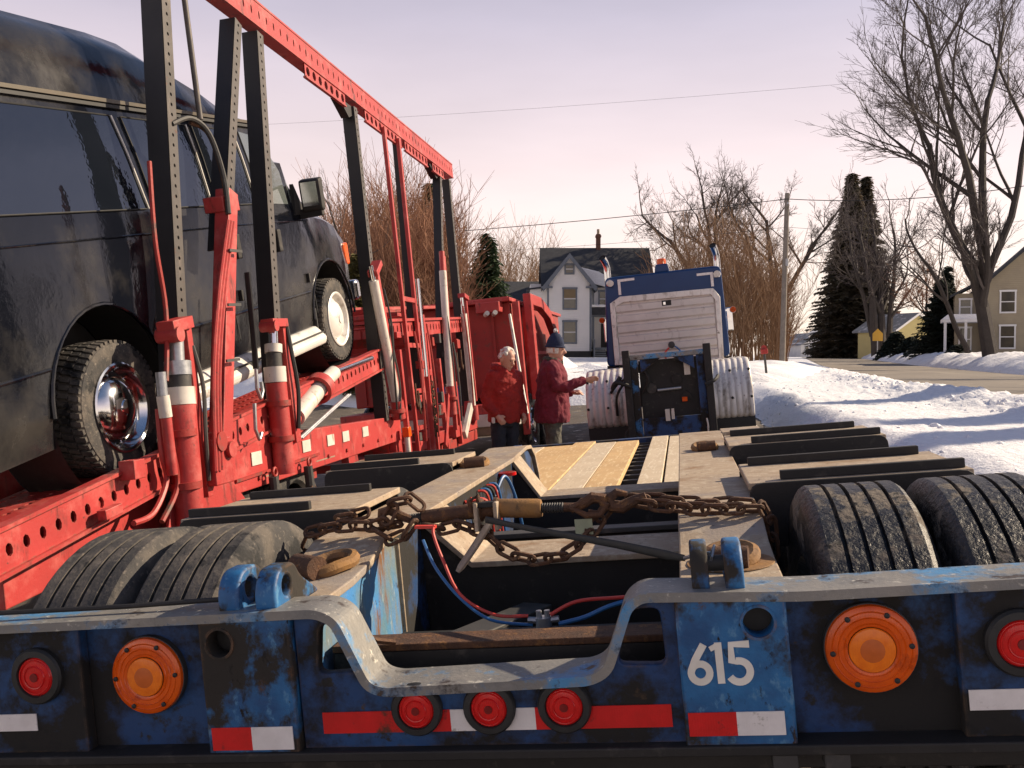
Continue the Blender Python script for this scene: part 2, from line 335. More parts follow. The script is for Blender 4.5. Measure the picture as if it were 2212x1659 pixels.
# bumper: recessed back plate, centre plate with notch and two openings, rail-end plates, outer plates
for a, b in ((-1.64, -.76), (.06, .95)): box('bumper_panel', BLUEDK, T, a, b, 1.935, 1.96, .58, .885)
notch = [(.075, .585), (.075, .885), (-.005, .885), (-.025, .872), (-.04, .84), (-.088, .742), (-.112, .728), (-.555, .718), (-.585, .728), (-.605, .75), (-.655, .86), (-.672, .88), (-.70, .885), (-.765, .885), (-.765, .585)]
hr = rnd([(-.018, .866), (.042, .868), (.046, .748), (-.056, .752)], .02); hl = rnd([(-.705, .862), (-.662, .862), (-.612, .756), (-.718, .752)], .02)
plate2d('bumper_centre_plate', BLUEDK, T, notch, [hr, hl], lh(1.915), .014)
def lipstrip(pts, s0, s1, th):
    b = MB(); n = len(pts); nr = []
    for i in range(n):
        d = Vector(pts[min(i+1, n-1)])-Vector(pts[max(i-1, 0)]); d.normalize(); nr.append(Vector((d.y, -d.x)))
    up = [Vector(p) for p in pts]; lo = [Vector(p)+q*th for p, q in zip(pts, nr)]
    v = []
    for s in (s0, s1): v += [(p.x, s, p.y) for p in up]+[(p.x, s, p.y) for p in lo]
    f = []
    for i in range(n-1):
        f += [(i, i+1, 2*n+i+1, 2*n+i), (n+i+1, n+i, 3*n+i, 3*n+i+1), (i+1, i, n+i, n+i+1), (2*n+i, 2*n+i+1, 3*n+i+1, 3*n+i)]
    f += [(0, 2*n, 3*n, n), (n-1, 2*n-1, 4*n-1, 3*n-1)]
    return b.add(v, f)
def smooth_path(p, r, n=5):
    out = [p[0]]
    for a, b, c in zip(p, p[1:], p[2:]):
        a, b, c = Vector(a), Vector(b), Vector(c); q = min(r, (a-b).length*.48, (c-b).length*.48); A = b+(a-b).normalized()*q; C_ = b+(c-b).normalized()*q
        for k in range(n+1): t = k/n; out.append(tuple(A*(1-t)**2+b*2*t*(1-t)+C_*t*t))
    return out+[p[-1]]
top = [(-1.65, .898), (-.70, .902), (-.655, .88), (-.592, .735), (-.56, .724), (-.115, .736), (-.082, .752), (-.03, .882), (.005, .905), (.10, .902), (.33, .893), (.96, .902)]
lipstrip(smooth_path(top, .035), 1.878, 2.005, .02).build('bumper_top_lip', LIP, T, .006)
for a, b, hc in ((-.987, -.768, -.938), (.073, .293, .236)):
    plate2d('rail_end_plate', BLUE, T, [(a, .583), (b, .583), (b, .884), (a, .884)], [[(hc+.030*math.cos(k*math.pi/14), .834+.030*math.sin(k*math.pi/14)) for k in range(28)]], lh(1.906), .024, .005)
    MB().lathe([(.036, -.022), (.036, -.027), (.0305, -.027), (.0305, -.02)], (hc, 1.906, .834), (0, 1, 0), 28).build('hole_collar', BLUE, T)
    MB().box(hc-.04, hc+.04, 1.931, 1.9345, .79, .88).build('hole_shade_backing', GROM, T)  # black sheet behind the opening stands for the shade inside it
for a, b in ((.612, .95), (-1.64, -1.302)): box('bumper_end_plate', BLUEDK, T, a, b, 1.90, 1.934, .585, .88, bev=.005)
box('bumper_bottom_lip', BLK, T, -1.64, .95, 1.872, 1.96, .566, .588)
box('bumper_bottom_beam', BLK, T, -1.64, .95, 1.965, 2.06, .50, .60)
for a in (.24, .34): box('bracket', DKGREY, T, a, a+.05, 1.88, 1.93, .535, .565)
# lamps
def lamp7(l, h, s, tilt):
    o = MB().lathe([(.0905, 0), (.0905, -.017), (.0875, -.0185)], (l, s, h), (0, 1, 0), 48).build('amber_lamp', DKGREY, T)
    MB().lathe([(.089, -.017), (.087, -.025), (.080, -.029), (.049, -.031), (.046, -.0295)], (l, s, h), (0, 1, 0), 48).build('lens', AMBER, o)
    MB().lathe([(.045, -.0315), (.043, -.034), (.032, -.036), (.0235, -.0365)], (l, s, h), (0, 1, 0), 40).build('lens_ring', AMBER2, o)
    MB().lathe([(.0235, -.0365), (.012, -.0375), (0, -.0378)], (l, s, h), (0, 1, 0), 32).build('lens_hub', AMBER3, o)
    for rr in (.078, .066, .055): MB().lathe([(rr, -.0285-(.078-rr)*.07), (rr-.002, -.0312-(.078-rr)*.06), (rr-.004, -.0288-(.078-rr)*.07)], (l, s, h), (0, 1, 0), 48).build('lens_rib', AMBER, o)
    for k in range(6):
        a = R(60*k+tilt); MB().lathe([(.0055, -.026), (.0055, -.0325), (.003, -.034), (0, -.034)], (l+.0755*math.cos(a), s, h+.0755*math.sin(a)), (0, 1, 0), 10).build('screw', GROM, o)
lamp7(.452, .763, 1.935, 4); lamp7(-1.143, .757, 1.935, 2)
REDDK = mat('dark_red_lens_centre', ((.22, .008, .008), (.16, .006, .006), 80), rough=.3)
def redlamp(l, h, s, r):
    o = MB().lathe([(r, 0), (r, -.012), (r*.93, -.018), (r*.72, -.019), (r*.68, -.013)], (l, s, h), (0, 1, 0), 40).build('red_lamp', GROM, T)
    MB().lathe([(r*.69, -.013), (r*.64, -.017), (r*.3, -.021), (r*.12, -.0205), (0, -.0205)], (l, s, h), (0, 1, 0), 36).build('lens', REDLENS, o)
    MB().lathe([(r*.62, -.0172), (r*.60, -.0195), (r*.57, -.0192)], (l, s, h), (0, 1, 0), 36).lathe([(r*.42, -.0199), (r*.40, -.0218), (r*.37, -.0212)], (l, s, h), (0, 1, 0), 30).build('lens_ring', REDLENS, o)
    MB().lathe([(r*.16, -.0203), (r*.15, -.0225), (0, -.0225)], (l, s, h), (0, 1, 0), 16).build('lens_centre', REDDK, o)
for l in (-.496, -.335, -.173): redlamp(l, .671, 1.901, .057)
redlamp(.722, .772, 1.90, .066); redlamp(-1.412, .772, 1.90, .066)
def tape(a, b, z0, z1, s, m): MB().box(a, b, s-.0015, s+.001, z0, z1).build('reflective_tape', m, T)
for a, b, m in ((-.716, -.424, REDTAPE), (-.424, -.238, WHTAPE), (-.238, .048, REDTAPE)): tape(a, b, .62, .667, 1.899, m)
for a, b, m in ((-.975, -.879, REDTAPE), (-.879, -.781, WHTAPE)): tape(a, b, .594, .645, 1.88, m)
for a, b, m in ((.081, .177, REDTAPE), (.177, .271, WHTAPE)): tape(a, b, .607, .655, 1.88, m)
tape(.622, .78, .641, .681, 1.898, WHTAPE); tape(-1.58, -1.43, .641, .681, 1.898, WHTAPE)
# 615
def ribbon(pts, w, closed=False):
    n = len(pts); P = [Vector(p) for p in pts]; A = []; B = []
    for i in range(n):
        d = (P[(i+1) % n]-P[i-1]) if closed else P[min(i+1, n-1)]-P[max(i-1, 0)]
        d.normalize(); q = Vector((-d.y, d.x))*w/2; A.append(P[i]+q); B.append(P[i]-q)
    b = MB(); v = [(p.x, 1.8795, p.y) for p in A]+[(p.x, 1.8795, p.y) for p in B]+[(p.x, 1.8825, p.y) for p in A]+[(p.x, 1.8825, p.y) for p in B]; f = []
    for i in range(n if closed else n-1):
        j = (i+1) % n; f += [(i, j, n+j, n+i), (2*n+i, 2*n+j, j, i), (n+i, n+j, 3*n+j, 3*n+i)]
    if not closed: f += [(0, n, 3*n, 2*n), (n-1, 3*n-1, 4*n-1, 2*n-1)]
    return b.add(v, f)
DX, DZ, DW = .092, .710, .0145
arc = lambda cx, cy, r, a0, a1, n=18: [(cx+r*math.cos(R(a0+(a1-a0)*k/n)), cy+r*math.sin(R(a0+(a1-a0)*k/n))) for k in range(n+1)]
six = ribbon(arc(DX+.0215, DZ+.026, .0185, 0, 345, 23), DW, True); s6 = ribbon([(DX+.032, DZ+.084), (DX+.0125, DZ+.052), (DX+.0035, DZ+.030)], DW); six.add([(x, y-.0007, z) for x, y, z in s6.v], s6.f); six.build('digit', NUMW, T)
b = ribbon([(DX+.062, DZ+.0035), (DX+.0605, DZ+.087)], DW); b2 = ribbon([(DX+.044, DZ+.074), (DX+.062, DZ+.083)], .010); b.add([(x, y-.0007, z) for x, y, z in b2.v], b2.f); b.build('digit', NUMW, T)
five = [(DX+.122, DZ+.082), (DX+.086, DZ+.082), (DX+.0855, DZ+.047)]+arc(DX+.0985, DZ+.027, .0215, 100, -150, 22)
ribbon(five, DW).build('digit', NUMW, T)
# main rails with worn top plates, sloping down to the bumper and rounded nose over the deck
prof = [(1.99, .868), (2.30, .872), (2.44, .885), (2.60, .928), (4.7, .924), (5.15, .945), (5.30, .935), (5.42, .88), (5.50, .76), (5.54, .60)]
def rail(a, b, wa, wb):
    p = [(s, h) for s, h in prof]; q = [(s-(.02 if i > 6 else 0), h-.022) for i, (s, h) in enumerate(prof)][::-1]
    MB().prism(p+q, 'x', a, b).build('rail_top_plate', TAN, T, .004)
    w = [(2.0, .846), (2.30, .85), (2.44, .863), (2.60, .905), (4.7, .90), (5.15, .92), (5.28, .91), (5.38, .86), (5.46, .75), (5.50, .42), (2.0, .42)]
    MB().prism(w, 'x', wa, wb).build('rail_web', BLUEDK, T)  # dark dirty blue also stands for the shade between the rails
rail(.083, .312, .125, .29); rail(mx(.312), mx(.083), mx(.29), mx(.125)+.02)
MB().prism([(2.02, .50), (2.02, .845), (2.44, .862), (2.60, .904), (2.69, .904), (2.69, .50)], 'x', -.793, -.781).build('rail_side_plate', BLUELT, T, .003)
MB().tube([(-.775, 2.70, .50), (-.775, 2.70, .90)], .006).build('seam', TAN, T)
# arms over the wheels
for sgn in (1, -1):
    for s0 in (2.90, 4.08):
        f = (lambda l: l) if sgn > 0 else mx
        a, e = f(.30), f(.95)
        if sgn < 0: s0 = s0+(.04 if s0 < 3.5 else .2)
        o = MB().box(a, e, s0, s0+.50, .945, .968).build('fender_arm', TAN, T, .004)
        pl = rnd([(f(.30), .968), (f(.955), .968), (f(.955), .77), (f(.30), .77)], .045)
        MB().prism(pl, 'y', s0-.012, s0+.004).build('arm_plate', BLK, o, .003)
        MB().box(f(.40) if sgn > 0 else f(.48), f(.935), s0+.03, s0+.055, .968, .997).build('stop_bar', BLK, o, .003)
        MB().box(f(.33) if sgn > 0 else f(.40), f(.90), s0+.43, s0+.455, .968, .997).build('stop_bar', BLK, o, .003)
        MB().box(f(.30), f(.93), s0+.46, s0+.475, .78, .944).build('arm_back_plate', BLK, o)
MB().box(.31, .52, 5.05, 5.3, .92, .945).build('fender_arm', TAN, T, .004)
# tyres
def tyre_mesh(name, m, r=.5, w=.27, n=64):
    hw = w/2; p = [(r*.56, -hw*.75), (r*.62, -hw*.97), (r*.80, -hw*1.04), (r*.93, -hw), (r*.985, -hw*.88), (r, -hw*.80)]
    for k in range(4):
        g = hw*(-.51+.34*k); p += [(r, g-.0055), (r*.966, g-.0045), (r*.966, g+.0045), (r, g+.0055)]
    p += [(r, hw*.80), (r*.985, hw*.88), (r*.93, hw), (r*.80, hw*1.04), (r*.62, hw*.97), (r*.56, hw*.75)]
    b = MB(); b.lathe(p, (0, 0, 0), (1, 0, 0), n); me = b.mesh(name); me.materials.append(m); return me
TY1 = tyre_mesh('tyre', RUBBER); TY2 = tyre_mesh('tyre', RUBBER2)
for s in (2.53, 3.78):
    hz = .5 if s < 3 else .462; zs = Matrix.Scale(hz/.5, 4)
    for l in (.537, .842): inst('tyre', TY2, T, Matrix.Translation((l, s, hz)) @ zs @ Matrix.Rotation(R(70 if l < .6 else 200), 4, 'X'))
    for l in (mx(.537), mx(.842)): inst('tyre', TY1, T, Matrix.Translation((l, s, hz)) @ zs @ Matrix.Rotation(R(20 if l > -1.4 else 140), 4, 'X'))
    MB().cyl((-1.6, s, .5), (.9, s, .5), .065).build('axle', BLK, T)
# cross members between the rails
def saddle(s0, s1, hl, x0, x1, slope=True):
    pts = ([(-.80, .925)] if slope else [])+[(x0, hl), (x1, hl)]
    v = lipstrip(pts, s0, s1, .02); o = v.build('cross_member', TAN if slope else DKGREY, T, .003)
    w = [(p[0], p[1]-.021) for p in pts]+[(x1, hl-.30), (-.79 if slope else x0, hl-.30)]
    MB().prism(w, 'y', s0+.02, s0+.05).build('web_plate', BLK, o)
saddle(3.0, 3.33, .75, -.62, .10); saddle(3.48, 3.56, .75, -.70, .10, False); saddle(4.76, 5.0, .705, -.655, .10)
o = MB().box(-.765, .10, 2.10, 2.19, .735, .752).build('cross_member', RUST, T, .003); MB().box(-.765, .10, 2.185, 2.2, .50, .734).build('web_plate', BLK, o)
MB().box(-.76, .10, 2.10, 2.115, .52, .734).build('web_plate', BLK, o)
MB().bar((-.70, 2.22, .64), (-.40, 2.95, .60), .11, .03).build('brace', DKGREY, T, .004)
MB().bar((-.765, 2.62, .60), (.1, 2.62, .60), .05, .05).build('brace', BLK, T)
box('bottom_pan', BLK, T, -.78, .10, 2.2, 5.4, .38, .40)
# hinge lugs for ramps
def lug(l0, l1, front):
    ol = rnd([(1.905, .88), (1.905, .945), (1.94, .985), (2.02, .985), (2.05, .945), (2.16, .88)], .03)
    hole = [(1.972+.024*math.cos(k*math.pi/8), .938+.024*math.sin(k*math.pi/8)) for k in range(16)]
    YZ = Matrix(((0, 0, 1, (l0+l1)/2), (1, 0, 0, 0), (0, 1, 0, 0), (0, 0, 0, 1)))
    return plate2d('ramp_hinge_lug', BLUE, T, ol, [hole], YZ, (l1-l0)/2, .006)
lug(.112, .148, 1); lug(.180, .218, 1); lug(-.855, -.805, 0); lug(-.945, -.895, 0)
MB().cyl((.146, 1.972, .938), (.182, 1.972, .938), .017).build('hinge_pin', DKGREY, T)
MB().tube([(.15, 1.965, .93), (.158, 1.955, .955), (.165, 1.97, .975), (.158, 1.985, .955)], .003, closed=True).build('pin_clip', GALV, T)
MB().tube([(-1.62, 1.93, .915), (-1.2, 1.94, .914), (-.93, 1.95, .918)], .006).build('hinge_rod', BLK, T)
# tie-down rings on the rails
def dring(l, s, h, ang, big=1.0, seat=True):
    A = Matrix.Translation((l, s, h)) @ Matrix.Rotation(R(ang), 4, 'Z')
    pts = []
    for k in range(20):
        t = 2*math.pi*k/20; x = .040*math.cos(t)*big; y = .034*math.sin(t)*big+(.022*big if math.sin(t) > 0 else 0)
        pts.append(A @ Vector((x, y, .013+.012*(math.sin(t)))))
    o = MB().tube(pts, .0115*big, 8, closed=True).build('tie_down_ring', ORUST, T)
    MB().cyl(A @ Vector((-.032*big, -.034*big, .02)), A @ Vector((.034*big, -.034*big, .02)), .021*big, n=18).build('ring_bracket', RUST, o)
    if seat: MB().lathe([(.075*big, 0), (.074*big, .002), (0, .002)], A @ Vector((0, 0, .0005)), (0, 0, 1), 28).build('wear_mark', ORUST, o)
dring(-.885, 2.38, .882, -35, 1.55, False); dring(-.92, 4.44, .924, 10, 1.5, False); dring(.205, 4.40, .924, 5, 1.25, False); dring(.205, 2.26, .872, -8, 1.4)
# air lines and valve
def hose(pts, r, m, par=None):
    P = [Vector(p) for p in pts]; out = []
    for i in range(len(P)-1):
        a, b, c, d = P[max(i-1, 0)], P[i], P[i+1], P[min(i+2, len(P)-1)]
        for k in range(6):
            t = k/6; out.append(.5*((2*b)+(c-a)*t+(2*a-5*b+4*c-d)*t*t+(3*b-a-3*c+d)*t**3))
    return MB().tube(out+[P[-1]], r, 7).build('air_hose', m, par or T)
hose([(-.625, 2.48, .93), (-.585, 2.44, .86), (-.515, 2.40, .785), (-.43, 2.38, .725), (-.32, 2.40, .70)], .0045, HOSEB)
hose([(-.595, 2.50, .965), (-.590, 2.47, .945), (-.565, 2.45, .88), (-.510, 2.40, .79), (-.42, 2.39, .735), (-.33, 2.40, .725)], .0045, HOSER)
MB().bar((-.65, 2.5, .965), (-.59, 2.5, .962), .02, .008).build('hose_clip', HOSER, T)
hose([(-.27, 2.4, .725), (-.2, 2.42, .752), (-.1, 2.45, .75), (.05, 2.5, .74)], .005, HOSER)
hose([(-.25, 2.4, .70), (-.18, 2.42, .71), (-.10, 2.44, .735), (.05, 2.5, .75)], .006, HOSEB)
o = MB().cyl((-.289, 2.40, .655), (-.289, 2.40, .69), .012).cyl((-.289, 2.40, .69), (-.289, 2.40, .72), .022).build('air_valve', GALV, T)
for q in (-.30, -.278): MB().cyl((q, 2.40, .715), (q, 2.40, .738), .008, n=8).build('fitting', GALV, o)
for q in (-1, 1): MB().cyl((-.289+q*.02, 2.4, .712), (-.289+q*.042, 2.4, .714), .009, n=8).build('fitting', GALV, o)
hose([(-.78, 4.2, .80), (-.75, 4.3, .88), (-.72, 4.35, .80), (-.70, 4.4, .62)], .008, HOSEB)
hose([(-.79, 3.75, .86), (-.73, 3.8, .82), (-.70, 3.85, .70)], .008, HOSER)
hose([(-.79, 3.65, .86), (-.72, 3.7, .86), (-.68, 3.72, .80)], .008, HOSER)
for q in range(5): hose([(-.79, 3.9+q*.06, .87), (-.75, 3.92+q*.06, .84), (-.74, 3.94+q*.06, .62)], .006, (HOSER, HOSEB, BLK)[q % 3])
MB().cyl((-.76, 4.42, .87), (-.76, 4.42, .885), .05).build('red_lamp', REDLENS, T)
MB().tube([(-.68, 1.98, .84), (-.655, 2.03, .80), (-.635, 2.06, .775), (-.60, 2.09, .76)], .008, 6).build('safety_cable', RUST, T)
# deck
for l in (-1.60, .91): box('deck_side_beam', BLUEDK, T, l-.04, l+.04, 5.5, 9.35, .34, .60)
for k in range(14): box('deck_cross_beam', DKGREY, T, -1.56, .87, 5.62+k*.28, 5.68+k*.28, .46, .535)
rg = random.Random(4)
for a, b, m in ((-1.55, -1.285, WOOD2), (-1.28, -1.0, WOOD), (-.995, -.785, WOOD), (-.78, -.565, WOOD2), (-.56, -.345, WOOD), (-.215, -.06, WOOD2), (-.045, .105, WOOD2), (.12, .36, WOOD), (.37, .62, WOOD2), (.63, .86, WOOD)):
    e = 9.15+rg.uniform(-.12, .12); box('deck_plank', m, T, a, b, 5.56, e, .54+rg.uniform(0, .004), .585+rg.uniform(-.006, .008), bev=.004)
box('deck_end_beam', BLUEDK, T, -1.6, .9, 9.3, 9.42, .34, .58)
# ------------------------------------------------------------------ chain, binder and strap across the rails
def link_mesh(L=.034, Wd=.017, r=.0062):
    pts = []
    for k in range(12):
        t = 2*math.pi*k/12; pts.append((math.cos(t)*Wd+0, math.sin(t)*Wd+(L-Wd)*(1 if math.sin(t) > 0 else -1), 0))
    b = MB(); b.tube(pts, r, 6, closed=True); me = b.mesh('chain_link'); me.materials.append(RUST); return me
LINK = link_mesh()
def chain(name, label, base, paths, group='rusty tie-down chains'):
    c = lthing(name, label, 'chain', base, group); rg = random.Random(len(label))
    for P in paths:
        P = [Vector(p) for p in P]; ln = [0]
        for a, b in zip(P, P[1:]): ln.append(ln[-1]+(b-a).length)
        pitch = .0485; n = int(ln[-1]/pitch)
        for i in range(n):
            q = (i+.5)*pitch; k = max(j for j in range(len(P)-1) if ln[j] <= q); t = (q-ln[k])/(ln[k+1]-ln[k]); p = P[k].lerp(P[k+1], t); d = (P[k+1]-P[k]).normalized()
            a, b = frame(d); rot = Matrix((a, d, a.cross(d))).transposed().to_4x4()
            roll = Matrix.Rotation(R((50 if i % 2 else -42)+rg.uniform(-14, 14)), 4, 'Y')
            inst('chain_link', LINK, c, Matrix.Translation(p) @ rot @ roll)
    return c
chain('rusty_chain', 'rusty chain over the left trailer rail knotted at the binder end', (-.86, 2.6, .94),
      [[(-1.035, 2.62, .90), (-1.0, 2.60, .955), (-.93, 2.60, .965), (-.85, 2.60, .962), (-.76, 2.60, .958), (-.70, 2.59, .965)],
       [(-.93, 2.63, .985), (-.85, 2.62, .995), (-.79, 2.61, .975)], [(-.80, 2.58, .962), (-.755, 2.56, .98), (-.72, 2.57, 1.03), (-.68, 2.58, 1.035), (-.645, 2.58, 1.0)],
       [(-.79, 2.56, .95), (-.74, 2.545, .925), (-.69, 2.55, .94), (-.66, 2.56, .98)]])
chain('rusty_chain', 'doubled rusty chain lying across the right trailer rail and hanging over its far side', (.2, 2.6, .94),
      [[(-.03, 2.60, .978), (.06, 2.59, .963), (.15, 2.58, .951), (.24, 2.58, .947), (.315, 2.59, .942), (.335, 2.60, .89), (.337, 2.60, .80)],
       [(-.05, 2.66, .985), (.06, 2.66, .968), (.16, 2.65, .955), (.25, 2.65, .953), (.32, 2.65, .945)]])
chain('rusty_chain', 'loose tail of rusty chain drooping below the load binder', (-.35, 2.58, .84),
      [[(-.64, 2.57, .955), (-.58, 2.56, .945), (-.53, 2.56, .952), (-.47, 2.57, .925), (-.43, 2.57, .885), (-.38, 2.57, .852), (-.32, 2.57, .838), (-.26, 2.57, .843), (-.20, 2.57, .872), (-.16, 2.58, .91), (-.12, 2.60, .955), (-.09, 2.60, .99)]])
B = lthing('load_binder', 'rusty ratchet load binder with tan handle joining the chains between the rails', 'load binder', (-.45, 2.6, .9))
MB().tube([(-.655, 2.6, .975), (-.60, 2.6, .978), (-.60, 2.6, .978), (-.475, 2.6, .985)], [.021, .0215, .0225, .0225], 16).build('barrel', RUST, B)
MB().tube([(-.44, 2.6, .988), (-.43, 2.6, .988), (-.31, 2.6, .980), (-.30, 2.6, .980)], [.024, .0275, .0275, .025], 18).build('barrel', ORUST, B)
def screw(a, b, r, n):
    a, b = Vector(a), Vector(b); pts = []; rr = []
    for i in range(n*2+1): pts.append(a.lerp(b, i/(n*2))); rr.append(r if i % 2 else r*.78)
    return MB().tube(pts, rr, 12)
screw((-.30, 2.6, .980), (-.235, 2.6, .978), .0155, 9).build('screw_thread', DKGREY, B); screw((-.70, 2.6, .972), (-.65, 2.6, .975), .0165, 7).build('screw_thread', DKGREY, B)
MB().tube([(-.235, 2.6, .978), (-.20, 2.6, .976)], .013, 10).build('eye_end', RUST, B)
hk = lambda o, sx, sz: [Vector(o)+Vector((x*sx, 0, z*sz)) for x, z in ((0, 0), (.03, .012), (.06, .03), (.085, .025), (.09, .0), (.07, -.018), (.045, -.01))]
MB().tube(hk((-.215, 2.59, .972), 1.1, 1.0), [.012, .014, .017, .017, .015, .012, .007], 10).build('grab_hook', RUST, B)
MB().tube(hk((.0, 2.60, .995), -1.15, -.9), [.012, .015, .019, .02, .017, .012, .007], 10).build('grab_hook', RUST, B)
MB().tube([(-.205, 2.58, .975), (-.17, 2.575, .955), (-.13, 2.575, .955), (-.11, 2.58, .98), (-.14, 2.585, 1.0), (-.18, 2.585, .995)], .0095, 8, closed=True).build('binder_shackle', RUST, B)
MB().tube(hk((-.69, 2.59, .972), -1.0, 1.1), [.012, .014, .016, .016, .014, .011, .006], 10).build('grab_hook', RUST, B)
MB().lathe([(.0, -.028), (.034, -.028), (.034, -.018), (.026, -.016), (.026, .016), (.034, .018), (.034, .028), (0, .028)], (-.455, 2.6, .986), (1, 0, 0), 20).build('ratchet_gear', RUST, B)
for q in (-.484, -.426): MB().bar((q, 2.575, 1.012), (q+.0, 2.57, .93), .012, .05).build('ratchet_cheek', TAN, B, .004)
MB().tube([(-.445, 2.56, .955), (-.49, 2.54, .895), (-.535, 2.525, .838), (-.545, 2.52, .826)], [.017, .0175, .0165, .010], 10, sq=.6).build('handle', TAN, B)
MB().bar((-.485, 2.57, 1.005), (-.425, 2.57, 1.005), .02, .016).build('pawl', BLK, B, .003)
MB().tube([(-.50, 2.58, .985), (-.505, 2.575, 1.02), (-.48, 2.575, 1.03), (-.475, 2.58, 1.0)], .009, 8).build('link', RUST, B)
MB().box(-.205, -.155, 2.575, 2.577, .885, .945).build('paper_tag', mat('pale_green_tag', ((.35, .38, .25), (.28, .30, .2), 30), rough=.8), B)
S = lthing('rubber_strap', 'black rubber tie-down strap stretched from the binder handle to the hinge lug', 'strap', (-.2, 2.4, .9))
MB().tube([(-.455, 2.55, .965), (-.36, 2.48, .955), (-.22, 2.38, .942), (-.06, 2.25, .932), (.06, 2.12, .928), (.10, 2.07, .93)], [.010, .008, .009, .010, .011, .007], 10, sq=.35, up=(0, 1, 0)).build('band', GROM, S)
MB().tube([(.10, 2.07, .93), (.125, 2.03, .945), (.155, 1.99, .955), (.165, 1.975, .94), (.155, 1.97, .92)], .0045, 7).build('hook', GALV, S)
# ------------------------------------------------------------------ red car hauler on the left
RED = mat('faded_red_paint', ((.43, .036, .034), (.36, .030, .028), 2), [((.50, .105, .092), 5, .52, .68), ((.13, .022, .018), 9, .57, .68, (1, 1, .35)), ((.05, .035, .028), 26, .64, .71)], rough=.5, bump=.0015, bscale=50, edge=((.22, .07, .045), .012))
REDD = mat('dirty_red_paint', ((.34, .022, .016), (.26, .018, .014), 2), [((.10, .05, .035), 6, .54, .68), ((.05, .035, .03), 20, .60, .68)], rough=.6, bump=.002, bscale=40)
WHITEM = mat('white_painted_steel', ((.66, .62, .56), (.55, .51, .45), 6), [((.30, .22, .15), 14, .58, .70, (1, 1, .3)), ((.10, .06, .04), 25, .64, .70)], rough=.4)
GREYM = mat('sunlit_grey_post', ((.085, .075, .07), (.06, .054, .05), 6), [((.14, .115, .10), 16, .56, .70, (1, 1, .3)), ((.10, .04, .025), 22, .62, .70)], rough=.55, metal=.2)  # grey of the posts' sun-facing sides, the lit tone put into the colour
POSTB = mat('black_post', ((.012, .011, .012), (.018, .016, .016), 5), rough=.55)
H = lthing('car_hauler_trailer', 'bright red car hauler trailer with black posts carrying the dark van', 'trailer', (-4.0, 7.5, 0))
HL = -2.75
def hp(s, h, dl=0): return (HL+dl, s, h)
# frame rails, near side with reflectors
fr = [(4.95, .74), (9.12, .77), (9.12, 1.02), (5.1, 1.10), (4.95, 1.10)]
for a, b in ((HL-.14, HL-.02), (-5.2, -5.08)): MB().prism(fr, 'x', a, b).build('frame_beam', RED, H, .006)
MB().prism([(3.6, .52), (4.95, .62), (4.95, .86), (3.6, .66)], 'x', HL-.30, HL-.18).build('frame_beam', RED, H, .006)
MB().prism([(4.62, .60), (5.7, .60), (5.35, .92), (5.35, 1.08), (4.85, 1.08)], 'x', HL-.02, HL+.0).build('gusset_plate', RED, H, .004)
for s in (5.75, 6.6, 7.1, 7.45, 7.95): MB().box(HL-.018, HL-.012, s, s+.15, .90, .99).build('reflector', WHITEM, H)
for s in (5.3, 6.9, 8.9): MB().box(-5.1, HL-.1, s, s+.12, .66, .80).build('cross_beam', REDD, H)
for s in (7.6, 8.95): MB().prism([(s, .45), (s+.28, .45), (s+.2, .78), (s-.02, .78)], 'x', HL-.1, HL-.03).build('frame_leg', RED, H, .004)
# loading tracks sloping up under the van
SL0, SL1 = (3.2, .70), (8.85, 1.56)
sl = (SL1[1]-SL0[1])/(SL1[0]-SL0[0])
dirv = Vector((0, 1, sl)).normalized(); nrm = Vector((0, -sl, 1)).normalized(); TL = (Vector((0, *SL1))-Vector((0, *SL0))).length
def track(l0, l1, side):
    A = Vector((l0, *SL0)); W = l1-l0
    o = MB().perf(A+nrm*.10, dirv, (1, 0, 0), 72, 6, TL/72, W/6, .024, .018, -.008).build('track', GREYM if False else RED, H)
    # side beam with a row of real holes
    bx = MB(); x = l1 if side > 0 else l0
    bx.perf(Vector((x+.015*side, *SL0))-nrm*.02, dirv, nrm, 52, 1, TL/52, .19, .022, .030, .012*side)
    e0 = Vector((x, *SL0)); e1 = Vector((x, *SL1))
    bx.bar(e0+nrm*.175, e1+nrm*.175, .07, .02, up=nrm); bx.bar(e0-nrm*.02, e1-nrm*.02, .07, .02, up=nrm)
    bx.build('track_side_beam', RED, o)
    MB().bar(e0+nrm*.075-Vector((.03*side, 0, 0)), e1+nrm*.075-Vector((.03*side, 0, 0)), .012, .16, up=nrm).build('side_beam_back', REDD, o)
    for k in range(9): q = A+dirv*(TL*(k+.5)/9); MB().box(l0, l1, q.y-.03, q.y+.03, q.z+.0, q.z+.08).build('track_rib', REDD, o)
track(-3.42, HL-.03, 1); track(-5.25, -4.55, -1)
MB().bar((HL+.03, 4.33, 1.0), (HL+.03, 4.33, 1.10), .09, .10).build('bracket', RED, H, .004)
MB().bar((HL+.045, 4.02, .86), (HL+.045, 4.16, .875), .05, .05).build('bracket', RED, H, .004)
